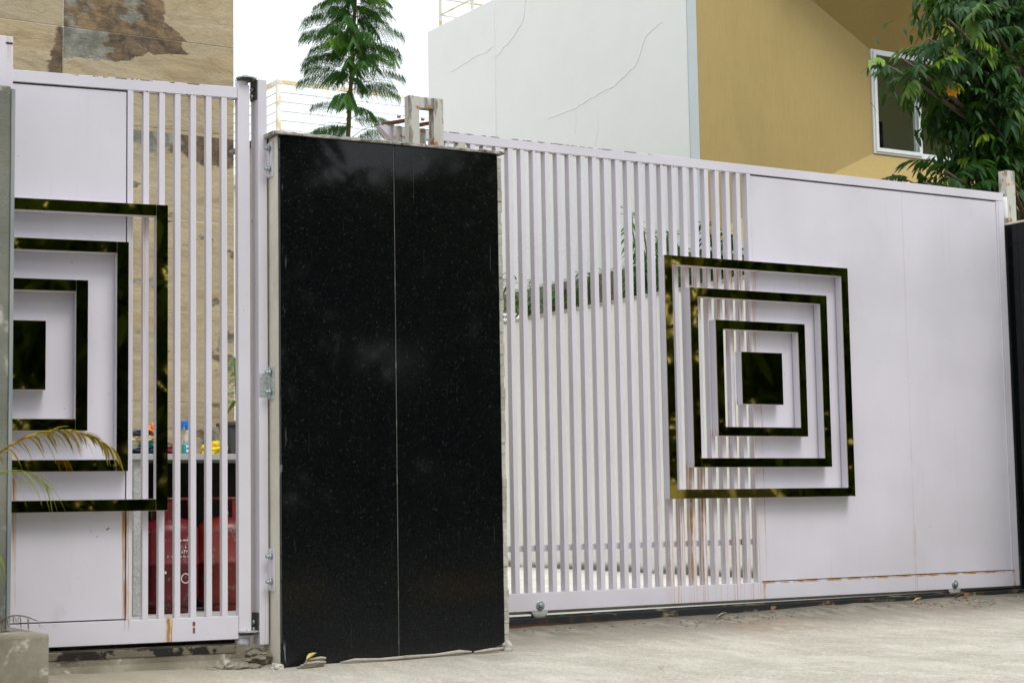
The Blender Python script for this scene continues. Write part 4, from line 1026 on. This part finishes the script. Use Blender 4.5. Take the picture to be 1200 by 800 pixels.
for k in range(7):
    z = 1.03 - .137 * k
    MB().tube([(0.02, 0, z), (8, 0, z)], .011, 6).build('bar', 'upvc_white', tr_); MB().tube([(0, .02, z), (0, 5, z)], .011, 6).build('bar', 'upvc_white', tr_)

# fallen leaves and crumbs by the track
for k, (x, y, mt, lb) in enumerate(((-.05, -.13, 'dry_leaf', 'curled orange dry leaf beside the rust stain'), (1.20, -.12, 'dry_leaf', 'orange brown dry leaf near the right roller'), (1.28, -.13, 'dry_leaf', 'small brown leaf next to the orange one by the roller'), (.86, -.16, 'straw_leaf', 'straw coloured leaf on the concrete before the gate'), (-.42, -.16, 'dead_wood', 'flat brown chip beside the litter near the track'), (-2.78, -.60, 'straw_leaf', 'yellow leaf on the bundle of grey sticks'))):
    mb = MB(); rs = random.Random(k); leaf_blade(mb, Vector((0, 0, 0)), Vector((1, rs.uniform(-1, 1), .15)), Vector((0, 0, 1)), .055, .03, -.3, 4, .9)
    mb.build('fallen_leaf', mt, None, label=lb, cat='leaf', loc=(x, y, dz(x, y) + .008 + (.026 if k == 5 else 0)))
mb = MB(); rs = random.Random(77)
for k in range(170):
    x = rs.choice((-.45, -.3, .95, 1.1, -1.4, .3)) + rs.gauss(0, .22) if k < 240 else rs.uniform(-1.7, 1.75)
    y = -.13 - abs(rs.gauss(0, .035)) if k < 300 else rs.uniform(-1.2, -.15)
    r_ = rs.uniform(.0015, .006) * (1 if k < 300 else .7); z = dz(x, y)
    l_ = lump((x, y, z + r_ * .4), r_, k, 1.2, 1, .6, 1, .5); mb.add(l_.v, l_.f)
mb.build('grit', 'raw_concrete', None, label='loose grit and crumbs scattered along the gate track', cat='grit', kind='stuff')

mb = MB(); rs = random.Random(91)
for k in range(90):
    x = rs.choice((-.5, -.3, -.15, .85, 1.0, 1.25)) + rs.gauss(0, .10); y = -.16 - abs(rs.gauss(0, .10))
    leaf_blade(mb, Vector((x, y, dz(x, y) + .004)), Vector((rs.uniform(-1, 1), rs.uniform(-1, 1), rs.uniform(-.1, .4))), Vector((0, 0, 1)), rs.uniform(.01, .03), .008, .1, 3, .6)
mb.build('leaf_crumbs', 'dry_stem', None, label='brown leaf crumbs swept against the gate track', cat='litter', kind='stuff')

# ------------------------------------------------------------------ far side of the street (seen only as reflections)
def street_tree_meshes(seed):
    rs = random.Random(seed); mb = MB()
    for c in range(90):
        a = rs.uniform(0, 6.28); r_ = rs.random() ** .5 * 2.6; z = rs.uniform(.6, 9.0) ; k = math.sqrt(max(.2, 1 - ((z - 4.2) / 5.4) ** 2))
        cx, cy = math.cos(a) * r_ * k, math.sin(a) * r_ * k
        for _ in range(56):
            p = Vector((cx + rs.gauss(0, .42), cy + rs.gauss(0, .36), z + rs.gauss(0, .28)))
            leaf_blade(mb, p, Vector((rs.uniform(-1, 1), rs.uniform(-1, 1), rs.uniform(-1, .4))), Vector((rs.uniform(-.6, .6), rs.uniform(-.6, .6), 1)), rs.uniform(.32, .6), .17, .4, 3)
    return mb.mesh('crown', 'street_leaf'), MB().tube([(0, 0, -.3), (.1, 0, 1.2), (-.05, .1, 2.6), (.05, 0, 4.4)], [.2, .15, .12, .05], 8).mesh('trunk', 'bark')
stm = [street_tree_meshes(s_) for s_ in (1, 2)]
for k, (x, y) in enumerate(((-12, -16.5), (-8.3, -15.6), (-4.9, -16.2), (-1.6, -15.4), (1.7, -16.3), (4.8, -15.5), (8.2, -16.2), (11.3, -15.4), (14.6, -16.4), (18, -15.6), (21.5, -16.3))):
    t = thing('street_tree', 'dense dark leafy tree standing across the road', 'tree', (x, y, -.5), k * 1.3, 'trees across the road')
    cr, tk = stm[k % 2]
    link('crown', cr, t, scale=(1, 1, (.70 if k in (5, 6) else 1) + .12 * math.sin(k * 2.1))); link('trunk', tk, t)
rs = random.Random(31); mb = MB()
for k in range(9000):
    x = rs.uniform(-14, 26); z = rs.uniform(0, 2.6 + .5 * fbm(x * .4, 3))
    leaf_blade(mb, Vector((x, -15.0 + rs.gauss(0, .35), -.5 + z)), Vector((rs.uniform(-1, 1), rs.uniform(-1, 1), rs.uniform(-.8, .8))), Vector((rs.uniform(-.6, .6), rs.uniform(-.6, .6), 1)), rs.uniform(.2, .36), .12, .4, 3)
mb.build('hedge', 'street_leaf', None, label='dense dark green hedge along the far side of the road', cat='hedge', kind='stuff')
# a parked car across the road
cr_ = thing('parked_car', 'cream hatchback parked along the kerb across the road', 'car', (9.6, -12.6, -.68))
def loft(secs, mat, nm, parent):
    mb = MB(); n = len(secs[0]); V = [p for s_ in secs for p in s_]
    F = [(i * n + k, i * n + (k + 1) % n, (i + 1) * n + (k + 1) % n, (i + 1) * n + k) for i in range(len(secs) - 1) for k in range(n)] + [tuple(range(n)), tuple((len(secs) - 1) * n + k for k in reversed(range(n)))]
    mb.add(V, F, True); return mb.build(nm, mat, parent, .02)
def bsec(x, hw, zt, zb=.28): return [(x, -hw * .94, zb), (x, -hw, zb + .18), (x, -hw * .98, zt - .12), (x, -hw * .86, zt), (x, hw * .86, zt), (x, hw * .98, zt - .12), (x, hw, zb + .18), (x, hw * .94, zb)]
body = loft([bsec(-1.85, .70, .70, .36), bsec(-1.75, .79, .92), bsec(-1.2, .82, .96), bsec(0, .82, .95), bsec(.8, .82, .93), bsec(1.5, .79, .84), bsec(1.8, .68, .66, .36)], 'car_paint', 'body', cr_)
def csec(x, hw, z0, z1, k): return [(x, -hw, z0), (x, -hw * k, z1), (x, hw * k, z1), (x, hw, z0)]
loft([csec(-1.70, .74, .90, 1.0, .95), csec(-1.30, .76, .90, 1.42, .82), csec(-.2, .77, .90, 1.50, .82), csec(.35, .77, .90, 1.42, .82), csec(1.0, .74, .90, .94, .95)], 'car_paint', 'cabin', cr_)
for sgn in (-1, 1):
    for (xa, xb, xc, xd) in ((-1.25, -1.12, -.42, -.36), (-.30, -.28, .28, .62)):
        mb = MB(); y0, y1 = sgn * .785, sgn * .672
        mb.add([(xa, y0, .985), (xd, y0, .985), (xc, y1, 1.39), (xb, y1, 1.39)], [(0, 1, 2, 3)]); mb.build('side_window', 'car_glass', cr_)
    for x in (-1.15, 1.15):
        wh = MB().lathe([(.16, -.09), (.27, -.09), (.29, -.06), (.29, .06), (.27, .09), (.16, .09)], (x, sgn * .72, .29), 24, 'y').build('wheel', 'tyre', cr_)
        MB().lathe([(.02, -.03), (.17, -.07), (.175, .07), (.02, .03)], (x, sgn * .735, .29), 20, 'y').build('rim', 'steel_rim', wh)
    BX(1.70, 1.78, sgn * .40, sgn * .62, .62, .74).build('headlight', 'head_lamp', cr_, .01); BX(-1.82, -1.76, sgn * .50, sgn * .70, .66, .86).build('tail_light', 'tail_lamp', cr_, .01)
MB().add([(.42, -.60, 1.40), (.42, .60, 1.40), (.98, .66, .975), (.98, -.66, .975)], [(0, 1, 2, 3)]).build('windscreen', 'car_glass', cr_)
